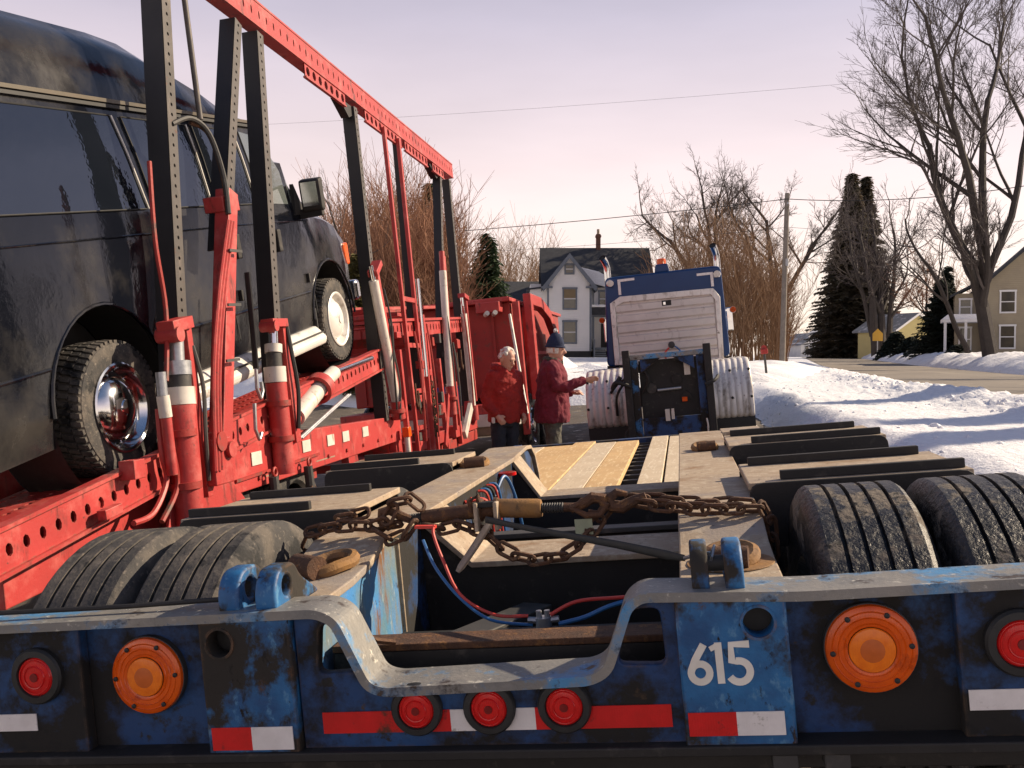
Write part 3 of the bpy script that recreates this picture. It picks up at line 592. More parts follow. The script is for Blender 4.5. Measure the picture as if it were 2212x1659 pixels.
# upper tracks further forward
for l0, l1, sd in ((-3.4, HL-.02, 1), (-5.2, -4.6, -1)):
    o = MB().perf((l0, 8.9, 1.98), (0, 1, .045), (1, 0, 0), 46, 5, .075, (l1-l0)/5, .024, .03, -.01).build('upper_track', RED, H)
    x = l1 if sd > 0 else l0
    MB().perf((x+.012, 8.95, 1.82), (0, 1, .045), (0, 0, 1), 26, 1, .132, .18, .022, .04, .012).build('track_side_beam', RED, o)
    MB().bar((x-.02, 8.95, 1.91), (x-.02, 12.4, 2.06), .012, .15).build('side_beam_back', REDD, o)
    MB().bar((x, 8.95, 2.0), (x, 12.4, 2.16), .08, .03).build('side_beam_flange', RED, o)
for s in (9.4, 10.6, 11.8): MB().box(-5.2, HL, s, s+.1, 1.76, 1.86).build('cross_beam', REDD, H)
for k, s in enumerate((9.2, 10.1, 11.0, 11.9)): MB().box(-5.2, -3.0, s, s+.25, 2.12, 2.16).build('wheel_chock_bar', RED, H)
MB().bar((-5.15, 9, 2.25), (-3.3, 12.2, 2.33), .05, .05).build('rail_pipe', RED, H); MB().bar((-4.3, 8.6, 2.22), (-3.1, 12.6, 2.36), .04, .04).build('rail_pipe', RED, H)
# posts: rear flange kept black for shade, perforated side face greyed for sunlight
def post(s0, h0, s1, h1, w=.11, sidew=.085, m=POSTB, holes=True, dl=0, name='post'):
    p0 = Vector((HL+dl, s0, h0)); p1 = Vector((HL+dl, s1, h1)); d = (p1-p0).normalized(); Y = Vector((0, 1, 0)); Y = (Y-d*Y.dot(d)).normalized(); X = Vector((1, 0, 0)); L_ = (p1-p0).length
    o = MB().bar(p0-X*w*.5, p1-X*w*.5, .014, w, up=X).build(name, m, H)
    n = int(L_/.062)
    q = p0+X*.004-Y*.006
    b = MB()
    if holes: b.perf(q, d, Y, n, 1, L_/n, sidew, .0115, .0115, -.010)
    else: b.bar(p0+X*.0+Y*sidew*.5, p1+Y*sidew*.5, .014, sidew, up=Y)
    b.bar(p0-X*.02+Y*(sidew-.006), p1-X*.02+Y*(sidew-.006), .05, .012, up=X)
    b.build('post_side', GREYM, o); MB().bar(p0-X*.05+Y*.03, p1-X*.05+Y*.03, .01, .05, up=Y).build('post_hole_shade', POSTB, o)  # dark bar behind the holes puts shade inside the post
    return o
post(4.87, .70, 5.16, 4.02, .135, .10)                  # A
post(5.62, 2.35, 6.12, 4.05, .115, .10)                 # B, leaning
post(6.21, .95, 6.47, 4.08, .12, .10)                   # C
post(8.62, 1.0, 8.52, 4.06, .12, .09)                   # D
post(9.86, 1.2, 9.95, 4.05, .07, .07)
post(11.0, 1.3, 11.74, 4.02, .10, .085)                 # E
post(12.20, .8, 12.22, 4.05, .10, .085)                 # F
for s, h in ((8.42, 3.93),): MB().prism([(s, h), (s+.3, h+.13), (s-.25, h+.13)], 'x', HL-.10, HL-.02).build('gusset_plate', POSTB, H)
MB().prism([(11.62, 3.95), (12.0, 4.08), (11.3, 4.08)], 'x', HL-.1, HL-.02).build('gusset_plate', POSTB, H)
# top rail
t0, t1 = Vector((HL-.05, 4.2, 4.10)), Vector((HL-.05, 12.48, 4.09)); UP = Vector((0, 0, 1)); YD = (t1-t0).normalized(); TLn = (t1-t0).length
o = MB().perf(t0+Vector((.055, 0, .03)), YD, UP, 66, 1, TLn/66, .17, .012, .032, .010).bar(t0+UP*.21, t1+UP*.21, .12, .016).build('top_rail', RED, H)
MB().bar(t0+UP*.11+Vector((.01, 0, 0)), t1+UP*.11+Vector((.01, 0, 0)), .012, .16).build('rail_web', REDD, o)
MB().bar(t0+UP*.025, t1+UP*.025, .12, .014).build('rail_flange', RED, o)
for a, n in ((7.35, 7), (8.85, 9), (10.2, 7), (11.4, 4)):
    MB().perf((HL-.0, a, 4.0), YD, UP, n, 1, .135, .12, .040, .040, .010).bar((HL-.005, a, 4.0), (HL-.005, a+n*.135, 4.0), .03, .015).build('hole_strip', RED, o)
# hydraulic lift legs
def leg(p, rr, mats, name='lift_cylinder'):
    o = None
    for (a, b), r, m in zip(zip(p, p[1:]), rr, mats):
        q = MB().cyl(a, b, r, n=20).build(name if o is None else 'cylinder_section', m, o or H); o = o or q
    return o
z = .05
leg([hp(4.80, .62, z), hp(4.82, 1.36, z), hp(4.825, 1.46, z), hp(4.83, 1.53, z), hp(4.835, 1.61, z), hp(4.85, 1.78, z)], [.085, .088, .070, .075, .040], [RED, WHITEM, DKGREY, GALV, GALV])
MB().bar(hp(4.74, 1.80, z), hp(4.96, 1.84, z), .11, .07).cyl(hp(4.78, 1.76, z+.07), hp(4.78, 1.76, z-.07), .045).build('clevis', RED, H, .004)
MB().bar(hp(4.95, 1.84, z), hp(5.02, .80, z), .05, .06).build('lift_arm', RED, H, .004)
leg([hp(6.11, .80, z), hp(6.10, 1.45, z), hp(6.105, 1.56, z), hp(6.11, 1.66, z), hp(6.12, 1.72, z), hp(6.14, 1.86, z)], [.075, .078, .055, .062, .035], [RED, WHITEM, DKGREY, WHITEM, CHROME])
MB().bar(hp(6.05, 1.87, z), hp(6.30, 1.88, z), .10, .06).cyl(hp(6.08, 1.85, z+.06), hp(6.08, 1.85, z-.06), .04).build('clevis', RED, H, .004)
MB().bar(hp(6.30, 1.85, z), hp(6.35, 1.0, z), .05, .09).build('lift_arm', RED, H, .004)
leg([hp(8.86, 1.0, z), hp(8.83, 1.18, z), hp(8.47, 2.36, z), hp(8.42, 2.5, z)], [.07, .048, .025], [RED, WHITEM, CHROME])
MB().bar(hp(8.46, 2.42, z), hp(8.64, 2.55, z), .1, .06).build('clevis', RED, H, .004); MB().bar(hp(8.55, 2.5, z), hp(8.95, 1.05, z), .05, .06).build('lift_arm', RED, H, .004)
leg([hp(11.02, .9, z), hp(11.03, 1.25, z), hp(11.21, 2.7, z), hp(11.25, 2.95, z)], [.06, .046, .035], [RED, WHITEM, RED])
MB().bar(hp(11.3, 2.9, z), hp(11.12, .7, z), .05, .06).build('lift_arm', RED, H, .004)
leg([hp(12.17, .75, z), hp(12.165, .95, z), hp(12.14, 2.2, z), hp(12.12, 2.42, z)], [.07, .044, .025], [RED, WHITEM, CHROME])
MB().bar(hp(12.1, 2.45, z), hp(12.35, 2.42, z), .1, .06).build('clevis', RED, H, .004); MB().bar(hp(12.3, 2.4, z), hp(12.36, 1.0, z), .05, .05).build('lift_arm', RED, H, .004)
MB().prism([(11.95, .62), (12.5, .62), (12.35, 1.0), (12.1, 1.02)], 'x', HL-.05, HL+.02).build('gusset_plate', RED, H, .004)
# leaning arm B with hydraulic pipes
MB().bar(hp(5.18, .95, .06), hp(5.62, 2.72, .06), .10, .12).build('lift_arm', RED, H, .006)
MB().bar(hp(5.5, 2.62, .02), hp(5.72, 2.66, .02), .14, .10).build('clevis', RED, H, .006)
MB().box(HL-.02, HL+.13, 5.0, 5.22, .86, 1.14).build('arm_foot', RED, H, .008); MB().cyl(hp(5.06, 1.12, .16), hp(5.06, 1.12, -.02), .06).build('pivot', REDD, H)
MB().cyl(hp(5.18, 1.06, .16), hp(5.18, 1.06, -.02), .05).build('pivot', RED, H)
def pipe(pts, r, m=RED): 
    o = hose(pts, r, m, H); o.name = 'hydraulic_pipe'; return o
for q in (0, .035, .07): pipe([hp(4.98+q, .95, .14), hp(5.06+q, 1.5, .14), hp(5.22+q, 2.0, .14), hp(5.46+q, 2.5, .13)], .013)
pipe([hp(5.50, 2.55, .12), hp(5.52, 2.8, .1), hp(5.42, 3.05, .08), hp(5.28, 3.12, .04), hp(5.12, 3.05, 0)], .016, DKGREY)
pipe([hp(5.52, 2.55, .10), hp(5.54, 2.82, .08), hp(5.44, 3.06, .06), hp(5.30, 3.10, .02)], .014, RUST)
MB().cyl(hp(5.36, 3.13, .06), hp(5.30, 3.98, .06), .018).build('rod', GREYM, H)
for h in (1.6, 1.95, 2.3): MB().bar(hp(5.05+(h-.95)*.25, h, .155), hp(5.22+(h-.95)*.25, h+.01, .155), .01, .018).build('pipe_clamp', DKGREY, H)
pipe([hp(4.78, 2.75, .03), hp(4.76, 2.3, .03), hp(4.80, 1.9, .03), hp(4.70, 1.5, .05)], .014, REDD); pipe([hp(4.62, 1.35, .03), hp(4.60, 1.1, .04), hp(4.62, .95, .04), hp(4.45, .80, .05), hp(4.25, .78, .06)], .016, RED)
pipe([hp(4.66, 1.4, .03), hp(4.68, 1.1, .06), hp(4.70, .9, .05), hp(4.52, .74, .05)], .016, REDD)
leg([hp(4.62, .98, .08), hp(4.61, 1.3, .08), hp(4.60, 1.42, .08), hp(4.60, 1.55, .08)], [.03, .035, .028], [RED, WHITEM, GALV], 'valve_stack')
# big diagonal cylinder under the track
leg([hp(6.15, 1.0, .0), hp(6.5, 1.18, 0), hp(7.15, 1.44, 0), hp(7.35, 1.50, 0), hp(8.35, 1.62, 0)], [.05, .07, .06, .022], [RED, WHITEM, WHITEM, CHROME], 'ramp_cylinder')
MB().lathe([(.09, -.05), (.12, -.05), (.12, .05), (.09, .05)], hp(7.0, 1.38, 0), (0, 1, .4), 24).build('cylinder_collar', RED, H)
for q in (0, .05): pipe([hp(6.4+q, 1.02, .05), hp(7.1+q, 1.20, .05), hp(7.5+q, 1.30, .05)], .012, GALV)
# ladder
for s0, s1 in ((9.33, 9.50), (9.84, 9.92)): MB().bar(hp(s1, .55, .03), hp(s0, 4.05, .03), .04, .05).build('ladder_rail', RED, H, .004)
for h in (.85, 1.25, 1.75, 2.25): MB().bar(hp(9.45-(h-1)*.05, h, .03), hp(9.9, h, .03), .03, .05).build('ladder_rung', RED, H)
MB().bar(hp(10.02, .5, .05), hp(10.05, 2.1, .05), .05, .05).build('lift_arm', RED, H); leg([hp(9.98, 1.4, .06), hp(9.98, 2.5, .06)], [.022], [CHROME], 'rod')
for s, h0, h1 in ((10.3, .5, 1.9), (10.75, .5, 1.6), (9.2, .6, 1.7), (11.45, .5, 1.3)): MB().bar(hp(s, h0, .02), hp(s-.05, h1, .02), .05, .06).build('lift_arm', RED, H, .003)
MB().bar(hp(10.6, .55, .03), hp(10.95, 1.15, .03), .05, .09).build('lift_arm', RED, H, .003); MB().bar(hp(11.5, .6, .06), hp(12.0, .95, .06), .05, .12).build('lift_arm', WHITEM, H, .003)
MB().cyl(hp(9.03, .5, .06), hp(9.03, .8, .06), .03).build('marker_post', WHITEM, H); MB().box(HL+.03, HL+.1, 8.98, 9.08, .80, .90).build('marker_lamp', AMBER, H, .005)
for s in (5.95, 6.55): 
    o = MB().tube([hp(s, .60, .04), hp(s-.01, .80, .04)], .035, 10).build('tie_down_ratchet', DKGREY, H); MB().tube([hp(s+.05*math.cos(a), .60+.05*math.sin(a), .06) for a in [k*.7 for k in range(9)]], .012, 6, closed=True).build('hook', RUST, o)
    MB().tube([hp(s+.03*math.cos(a), .83+.03*math.sin(a), .05) for a in [k*.7 for k in range(9)]], .010, 6, closed=True).build('ring', REDD, o)
for k in range(9): MB().box(HL-.05, HL+.03, 8.05+k*.1, 8.11+k*.1, .50+k*.006, .66).build('spring_leaf', WHITEM if k % 2 else DKGREY, H)
MB().box(-5.1, HL, 8.0, 9.0, .62, .66).build('platform', REDD, H)
# lower deck between the posts
MB().box(-5.1, HL-.02, 9.3, 12.6, .46, .60).build('lower_deck', REDD, H, .01)
for s in (9.5, 10.4, 11.2): MB().box(-3.3, HL+.03, s, s+.35, .60, .70+.04*(s > 10)).build('deck_box', RED, H, .006)
chain_pts = [hp(10.08, 1.3-.05*k, .08) for k in range(12)]
for k, p in enumerate(chain_pts): inst('chain_link', LINK, H, Matrix.Translation(p) @ Matrix.Rotation(R(90), 4, 'X') @ Matrix.Rotation(R(90*(k % 2)), 4, 'Y') @ Matrix.Scale(1.3, 4))
TW = tyre_mesh('tyre', RUBBER, .43, .26, 40)
for s in (5.55, 6.62): 
    for l in (-2.98, -4.9): inst('tyre', TW, H, Matrix.Translation((l, s, .43)))
for s in (5.2, 6.15, 7.05): MB().bar((HL-.45, s, .85), (HL-.02, s, .80), .4, .02).build('mudguard', mat('tan_dirty_plastic', ((.34, .27, .19), (.25, .2, .15), 6), rough=.8) if s < 5.5 else MATS['tan_dirty_plastic'], H)
# extra plumbing, hooks and brackets
rg = random.Random(8)
for s, h0, h1 in ((8.70, 1.1, 2.3), (8.78, 1.0, 2.0), (9.62, .7, 1.9), (10.15, .7, 2.0), (11.12, .9, 2.2), (11.3, .8, 1.8), (12.05, .9, 2.3), (6.32, 1.1, 1.9), (4.98, .9, 1.7)):
    pipe([hp(s, h0, .09), hp(s+rg.uniform(-.06, .06), h0+(h1-h0)*.35, .11), hp(s+rg.uniform(-.06, .06), h0+(h1-h0)*.7, .10), hp(s, h1, .07)], rg.choice((.010, .013, .016)), rg.choice((POSTB, REDD, DKGREY)))
for i in range(16):
    s = rg.uniform(8.6, 12.3); h = rg.uniform(.7, 1.9); MB().box(HL-.02, HL+.06, s, s+rg.uniform(.06, .16), h, h+rg.uniform(.06, .16)).build('bracket', rg.choice((RED, RED, REDD, DKGREY)), H, .006)
for i in range(5):
    s = rg.uniform(8.9, 12); h = rg.uniform(.9, 1.6); MB().tube([hp(s, h+.2, .08), hp(s, h, .08), hp(s+.04, h-.05, .08), hp(s+.07, h, .08)], .012, 6).build('hook', RUST, H)
for s, h in ((4.79, .9), (4.79, 1.2), (6.1, 1.05), (6.1, 1.3), (8.8, 1.08), (11.03, 1.1)): MB().lathe([(.06, -.02), (.093, -.02), (.093, .02), (.06, .02)], hp(s, h, .05), (0, 0, 1), 20).build('pipe_band', REDD, H)
for i in range(10): s = 5.0+i*.42; MB().lathe([(.016, 0), (.016, .012), (0, .014)], hp(s, .80+.004*i, -.018), (1, 0, 0), 8).build('bolt', REDD, H)
MB().bar(hp(5.5, .83, -.01), hp(6.9, .86, -.01), .012, .02).build('weld_seam', REDD, H)
# hook hanging on the arm
K = lthing('hook_strap', 'black tie-down strap with steel hook hanging beside the leaning red lift arm', 'strap', (HL+.1, 5.75, 1.4))
MB().tube([hp(5.76, 2.2, .08), hp(5.74, 1.75, .09), hp(5.73, 1.55, .09)], .022, 8, sq=.4).build('band', GROM, K)
MB().tube([hp(5.73, 1.55, .09), hp(5.72, 1.42, .09), hp(5.76, 1.35, .09), hp(5.80, 1.40, .09), hp(5.79, 1.46, .09)], .013, 7).build('hook', GALV, K)
MB().tube([hp(5.66, 1.32, .09), hp(5.64, 1.15, .09), hp(5.68, 1.08, .09), hp(5.72, 1.12, .09)], .013, 7).build('hook', GALV, K)
# ------------------------------------------------------------------ the van
VP = mat('black_van_paint', ((.004, .005, .009), (.006, .007, .011), 2), [((.040, .037, .034), 1.1, .46, .66, (1, 1, 1), .32)], rough=.10, bump=.010, bscale=1.5, spec=.34)
VP.node_tree.nodes['Principled BSDF'].inputs['Specular Tint'].default_value = (.86, .90, 1, 1)
VG = mat('dark_tinted_glass', ((.006, .008, .012), (.008, .010, .015), 2), rough=.02, spec=1.0, bump=.010, bscale=1.0)
VG.node_tree.nodes['Principled BSDF'].inputs['Specular Tint'].default_value = (.55, .70, 1, 1)
VGL = mat('clear_door_glass', ((.10, .12, .12), (.13, .14, .13), 3), rough=.04, coat=1, spec=.7)
SILV = mat('silver_rocker_panel', ((.74, .72, .68), (.64, .62, .58), 3), [((.35, .31, .26), 8, .56, .70)], rough=.4, metal=.1)
GOLD = mat('tan_drip_rail', ((.11, .09, .065), (.08, .07, .05), 4), rough=.4, metal=.3)
PITCH = math.atan2(.648, 3.567)
VM = LM @ Matrix.Translation((-3.965, 4.647, 1.377)) @ Matrix.Rotation(PITCH, 4, 'X') @ Matrix.Translation((0, 0, -.385))
VN = thing('van', 'black high-roof passenger van parked nose-up on the red hauler', 'van'); VN.matrix_basis = VM
base = [(0, .35), (.78, .28), (.955, .30), (.99, .48), (1.005, .85), (1.0, 1.15), (.985, 1.40), (.975, 1.46), (.935, 1.80), (.885, 2.08), (.875, 2.13), (.86, 2.22), (.80, 2.44), (.62, 2.60), (.30, 2.66), (0, 2.68)]
def scl(zt, tuck):   # roof part lowered to zt
    out = []
    for i, (x, z) in enumerate(base):
        if i <= 10: out.append((x, z))
        else: t = (z-2.13)/(2.68-2.13); out.append((x*(1-tuck*t), 2.13+(zt-2.13)*t))
    return out
def screen(zt):      # windscreen station: everything above zt collapses to a header line
    out = []
    for i, (x, z) in enumerate(base):
        if i <= 6 or z < zt-.06: out.append((x, z))
        else: t = (i-7)/8; out.append((out[6][0]*(1-.13*(zt-1.4)/.7)*(1-t)**.6 if i < 15 else 0, min(zt, zt-.06*(1-t)**2)))
    return out
hoodp = lambda zt, w: [(0, .40), (.74, .34), (.93, .36), (.975*w, .50), (.99*w, .85), (.975*w, 1.08), (.94*w, zt-.10), (.90*w, zt-.06), (.84*w, zt-.03), (.76*w, zt-.015), (.68*w, zt-.008), (.58*w, zt), (.44*w, zt+.005), (.30*w, zt+.01), (.15*w, zt+.012), (0, zt+.014)]
st = [(-1.22, [(x*.95, z*.97+.02) for x, z in base]), (-1.12, base), (-.5, base), (.3, base), (1.0, base), (1.35, scl(2.66, .02)), (1.7, scl(2.58, .05)), (2.1, scl(2.44, .08)), (2.42, scl(2.28, .10)), (2.60, scl(2.17, .06)), (2.68, scl(2.145, .05)), (2.95, screen(1.90)), (3.2, screen(1.62)), (3.40, hoodp(1.44, 1)), (3.7, hoodp(1.40, 1)), (4.0, hoodp(1.33, .985)), (4.16, hoodp(1.24, .965)), (4.24, [(x*.95, max(.5, min(z, 1.12))) for x, z in hoodp(1.24, .95)])]
def xside(z):
    for (x0, z0), (x1, z1) in zip(base[2:], base[3:]):
        if z0 <= z <= z1: return x0+(x1-x0)*(z-z0)/(z1-z0)
    return base[-1][0]
b = MB(); m_ = len(base); ring = 2*m_-2; v = []
for y, p in st: v += [(x, y, z) for x, z in p]+[(-x, y, z) for x, z in p[-2:0:-1]]
f = [(i*ring+k, (i+1)*ring+k, (i+1)*ring+(k+1) % ring, i*ring+(k+1) % ring) for i in range(len(st)-1) for k in range(ring)]
f += [tuple(range(ring)), tuple(range(len(st)*ring-1, (len(st)-1)*ring-1, -1))]
b.add(v, f, True); bo = b.build('body', VP, VN)
cut = MB()
for y, q in ((0, .545), (3.505, .515)): cut.cyl((.62, y, .42), (1.3, y, .42), q, n=40); cut.cyl((-1.3, y, .42), (-.62, y, .42), q, n=40)
co = cut.build('cut', VP)
for o_ in (bo, co):
    g_ = bmesh.new(); g_.from_mesh(o_.data); bmesh.ops.remove_doubles(g_, verts=g_.verts, dist=.0004); bmesh.ops.recalc_face_normals(g_, faces=g_.faces); g_.to_mesh(o_.data); g_.free()
bm_ = bo.modifiers.new('b', 'BOOLEAN'); bm_.object = co; bm_.operation = 'DIFFERENCE'; bm_.solver = 'EXACT'
co.parent = VN
bpy.context.view_layer.update()
nm = bpy.data.meshes.new_from_object(bo.evaluated_get(bpy.context.evaluated_depsgraph_get())); bo.modifiers.clear(); bo.data = nm; bpy.data.objects.remove(co)
for p in nm.polygons: p.use_smooth = True
es = bo.modifiers.new('edge', 'EDGE_SPLIT'); es.split_angle = R(38)
def patch(q, off=.008, nu=14, nv=8, sgn=1):         # bilinear patch on the van's side: four (y, z) corners
    b = MB(); v = []
    for i in range(nu+1):
        for j in range(nv+1):
            u, w = i/nu, j/nv; y = (q[0][0]*(1-u)+q[1][0]*u)*(1-w)+(q[3][0]*(1-u)+q[2][0]*u)*w; z = (q[0][1]*(1-u)+q[1][1]*u)*(1-w)+(q[3][1]*(1-u)+q[2][1]*u)*w
            x = xside(z); x -= max(0, y-2.62)*.03
            v.append((sgn*(x+off), y, z))
    n0 = len(v); v += [(x-sgn*off*1.5, y, z) for x, y, z in v]
    g = lambda i, j: i*(nv+1)+j
    f = [(g(i, j), g(i+1, j), g(i+1, j+1), g(i, j+1)) for i in range(nu) for j in range(nv)]
    bd = [g(i, 0) for i in range(nu)]+[g(nu, j) for j in range(nv)]+[g(i, nv) for i in range(nu, 0, -1)]+[g(0, j) for j in range(nv, 0, -1)]
    f += [(bd[k], bd[k]+n0, bd[(k+1) % len(bd)]+n0, bd[(k+1) % len(bd)]) for k in range(len(bd))]
    return b.add(v, f, True)
def wtrim(q, sg):
    n = 10; pts = []
    for a, c in zip(q, q[1:]+q[:1]):
        for k in range(n): t = k/n; y = a[0]+(c[0]-a[0])*t; z = a[1]+(c[1]-a[1])*t; pts.append((sg*(xside(z)+.010), y, z))
    MB().tube(pts, .005, 6, closed=True).build('window_seal', GROM, VN)
    a, c = q[1], q[2]; MB().tube([(sg*(xside(a[1]+(c[1]-a[1])*k/6)+.016), a[0]+(c[0]-a[0])*k/6+.012, a[1]+(c[1]-a[1])*k/6) for k in range(7)], .006, 6).build('window_trim', SILV, VN)
for sg in (1, -1):
    for q in ([(-1.08, 1.47), (.70, 1.47), (.62, 2.03), (-1.05, 2.03)], [(.80, 1.47), (1.52, 1.47), (1.50, 2.03), (.74, 2.03)], [(1.62, 1.47), (2.24, 1.47), (2.20, 2.03), (1.60, 2.03)]):
        patch(q, sgn=sg).build('window', VG, VN); wtrim(q, sg)
    patch([(2.36, 1.47), (3.12, 1.45), (2.66, 2.0), (2.33, 2.03)], sgn=sg).build('window', VGL if sg > 0 else VG, VN)
    MB().bar((sg*.90, -1.2, 2.115), (sg*.90, 2.62, 2.115), .022, .022).build('drip_rail', GOLD, VN); MB().bar((sg*.897, -1.2, 2.085), (sg*.897, 2.62, 2.085), .02, .02).build('drip_seal', GROM, VN)
    MB().prism([(sg*.84, .22), (sg*1.07, .24), (sg*1.09, .30), (sg*1.0, .40), (sg*.84, .40)], 'y', .72, 3.0).build('running_board', SILV, VN, .02)
    MB().bar((sg*1.06, .74, .345), (sg*1.06, 2.98, .345), .02, .01).build('board_trim', DKGREY, VN)
    for y in (1.56, 2.28, 3.08):
        MB().bar((sg*1.002, y, .50), (sg*.985, y, 1.46), .004, .008, up=(0, 1, 0)).build('door_seam', GROM, VN)
    for y in (1.70, 2.44): MB().box(sg*.995, sg*1.035, y, y+.07, 1.08, 1.26).build('door_handle', BLK, VN, .012)
    for y in (1.65, 2.95): MB().box(sg*1.0, sg*1.03, y, y+.03, .78, .86).build('hinge', BLK, VN, .004)
    MB().tube([(sg*.998, -1.15, 1.32), (sg*.999, 0, 1.32), (sg*.999, 2, 1.32), (sg*.995, 3.2, 1.31)], .006, 6).build('side_crease', VP, VN)
    MB().tube([(sg*1.002, -1.15, .70), (sg*1.003, -.50, .70)], .010, 6).tube([(sg*1.003, .50, .70), (sg*1.002, 2.99, .70)], .012, 6).build('side_moulding', VP, VN)
    # mirror
    o = MB().prism(rnd([(3.03, 1.38), (3.11, 1.37), (3.13, 1.66), (3.03, 1.64)], .03), 'x', sg*1.03, sg*1.22).build('mirror', BLK, VN, .02)
    MB().box(sg*1.055, sg*1.195, 3.018, 3.032, 1.42, 1.62).build('mirror_glass', CHROME, o); MB().bar((sg*.95, 3.1, 1.36), (sg*1.2, 3.08, 1.37), .05, .08).build('mirror_arm', BLK, o, .01)
    MB().prism([(2.95, 1.36), (3.18, 1.36), (3.0, 1.62)], 'x', sg*.965, sg*1.0).build('mirror_sail', BLK, VN)
    for yc in (0, 3.505):
        rq = .548 if yc < 1 else .518; pts = [(sg*1.0, yc+rq*math.cos(R(a)), .42+rq*math.sin(R(a))) for a in range(-4, 185, 9)]
        MB().tube(pts, .012, 7).build('wheel_arch_lip', VP, VN)
    MB().box(sg*.78, sg*1.03, 2.94, 3.05, .24, .34).build('mud_flap_bracket', SILV, VN)
    MB().bar((sg*.90, 3.02, .55), (sg*.90, 3.0, .22), .22, .02, up=(0, 1, 0)).build('mud_flap', GROM, VN)
MB().prism([(2.68, 2.11), (3.36, 1.45), (3.375, 1.46), (2.69, 2.13)], 'x', -.74, .74).build('windscreen', VG, VN)
MB().bar((-.98, 4.30, .58), (.98, 4.30, .58), .12, .20).build('front_bumper', CHROME, VN, .03)
MB().bar((-.98, -1.28, .50), (.98, -1.28, .50), .12, .18).build('rear_bumper', CHROME, VN, .03)
MB().box(-.5, .5, 4.20, 4.262, .78, 1.08).build('grille', CHROME, VN, .01)
for sg in (1, -1): MB().box(sg*.58, sg*.86, 4.19, 4.258, .84, 1.06).build('headlamp', WHITEM, VN, .02); MB().box(sg*.86, sg*.955, 4.12, 4.25, .84, 1.06).build('turn_lamp', AMBER, VN, .02)
# wheels with knobbly tread and chrome caps
def truck_tyre(name, r=.385, w=.245, n=54):
    hw = w/2; b = MB(); b.lathe([(r*.60, -hw*.6), (r*.645, -hw*.95), (r*.80, -hw*1.05), (r*.93, -hw), (r*.965, -hw*.85), (r*.965, hw*.85), (r*.93, hw), (r*.80, hw*1.05), (r*.645, hw*.95), (r*.60, hw*.6)], (0, 0, 0), (1, 0, 0), 48)
    for k in range(n):
        for j, (x0, x1, o) in enumerate(((-1.0, -.62, 0), (-.56, -.08, .5), (-.02, .46, 0), (.54, 1.0, .5))):
            a = 2*math.pi*(k+o)/n; w_ = 2*math.pi/n*.62; pts = []
            for rr in (r*.955, r*1.0):
                for xx, aa in ((x0, a), (x1, a+.03), (x1, a+.03+w_), (x0, a+w_)): q = rr*(.985 if abs(xx) > .9 else 1); pts.append((xx*hw*.97, q*math.cos(aa), q*math.sin(aa)))
            b.add(pts, [(3, 2, 1, 0), (4, 5, 6, 7), (0, 1, 5, 4), (1, 2, 6, 5), (2, 3, 7, 6), (3, 0, 4, 7)])
    me = b.mesh(name); me.materials.append(RUBBER); return me
VT = truck_tyre('tyre')
for yc in (0, 3.505):
    for sg in (1, -1):
        W = MB().lathe([(.236, .07), (.252, .116), (.254, .128), (.244, .134), (.230, .126), (.218, .095), (.195, .074), (.10, .070)], (0, 0, 0), (1, 0, 0), 40).mesh('wheel'); W.materials.append(CHROME if yc < 1 else SILV)
        o = inst('wheel', W, VN, Matrix.Translation((sg*.895, yc, .385)) @ Matrix.Rotation(R(0 if sg > 0 else 180), 4, 'Z'))
        t = inst('tyre', VT, o, Matrix())
        MB().lathe([(.178, .062), (.176, .088), (.158, .108), (.12, .128), (.075, .140), (.045, .142), (.04, .150), (0, .153)], (0, 0, 0), (1, 0, 0), 36).build('hub_cap', CHROME if yc < 1 else SILV, o)
        for k in range(8): a = R(45*k); MB().cyl((.065, .19*math.cos(a), .19*math.sin(a)), (.078, .19*math.cos(a), .19*math.sin(a)), .010, n=8).build('wheel_nut', CHROME, o)
        MB().lathe([(.0, -.1), (.2, -.1), (.2, .05), (0, .05)], (0, 0, 0), (1, 0, 0), 24).build('drum', BLK, o)
        rq = .542 if yc < 1 else .512; MB().lathe([(rq, -.28*sg), (rq, .058*sg)], (sg*.92, yc, .42), (1, 0, 0), 40).lathe([(rq, 0), (0, 0)], (sg*.63, yc, .42), (1, 0, 0), 30).build('wheel_well', GROM, VN)
MB().cyl((-.8, 0, .385), (.8, 0, .385), .06).build('axle', BLK, VN); box('underbody', BLK, VN, -.7, .7, -1.1, 4.1, .24, .36)
# ------------------------------------------------------------------ red tractor body ahead of the hauler
RU = lthing('red_carrier_truck', 'red car carrier truck body with arched side frame behind the two men', 'truck', (-3.5, 16.5, 0))
MB().box(-4.85, -2.30, 13.5, 19.0, 1.0, 2.40).build('body_box', REDD, RU, .02)
MB().box(-4.9, -2.26, 13.3, 19.2, 2.40, 2.46).build('deck_plate', RED, RU, .01)
for k in range(16): MB().box(-4.85, -2.3, 13.36+k*.34, 13.42+k*.34, 2.461, 2.475).build('deck_tread', RED, RU)
for k in range(6): MB().box(-4.7+k*.42, -4.66+k*.42, 13.47, 13.498, 1.05, 2.36).build('panel_rib', REDD, RU)
MB().prism([(13.9, .9), (14.12, .9), (14.12, 2.36), (15.0, 2.36), (15.9, 2.22), (16.7, 1.85), (16.98, 1.4), (16.98, 1.2), (17.15, 1.2), (17.15, 1.45), (16.85, 1.98), (16.0, 2.38), (15.05, 2.53), (13.9, 2.53)], 'x', -2.16, -2.04).build('side_arch', RED, RU, .01)
MB().box(-2.27, -2.16, 14.3, 14.5, .9, 2.36).build('side_post', RED, RU, .008); MB().box(-2.27, -2.17, 13.5, 13.62, .4, 2.4).build('side_post', RED, RU, .008)
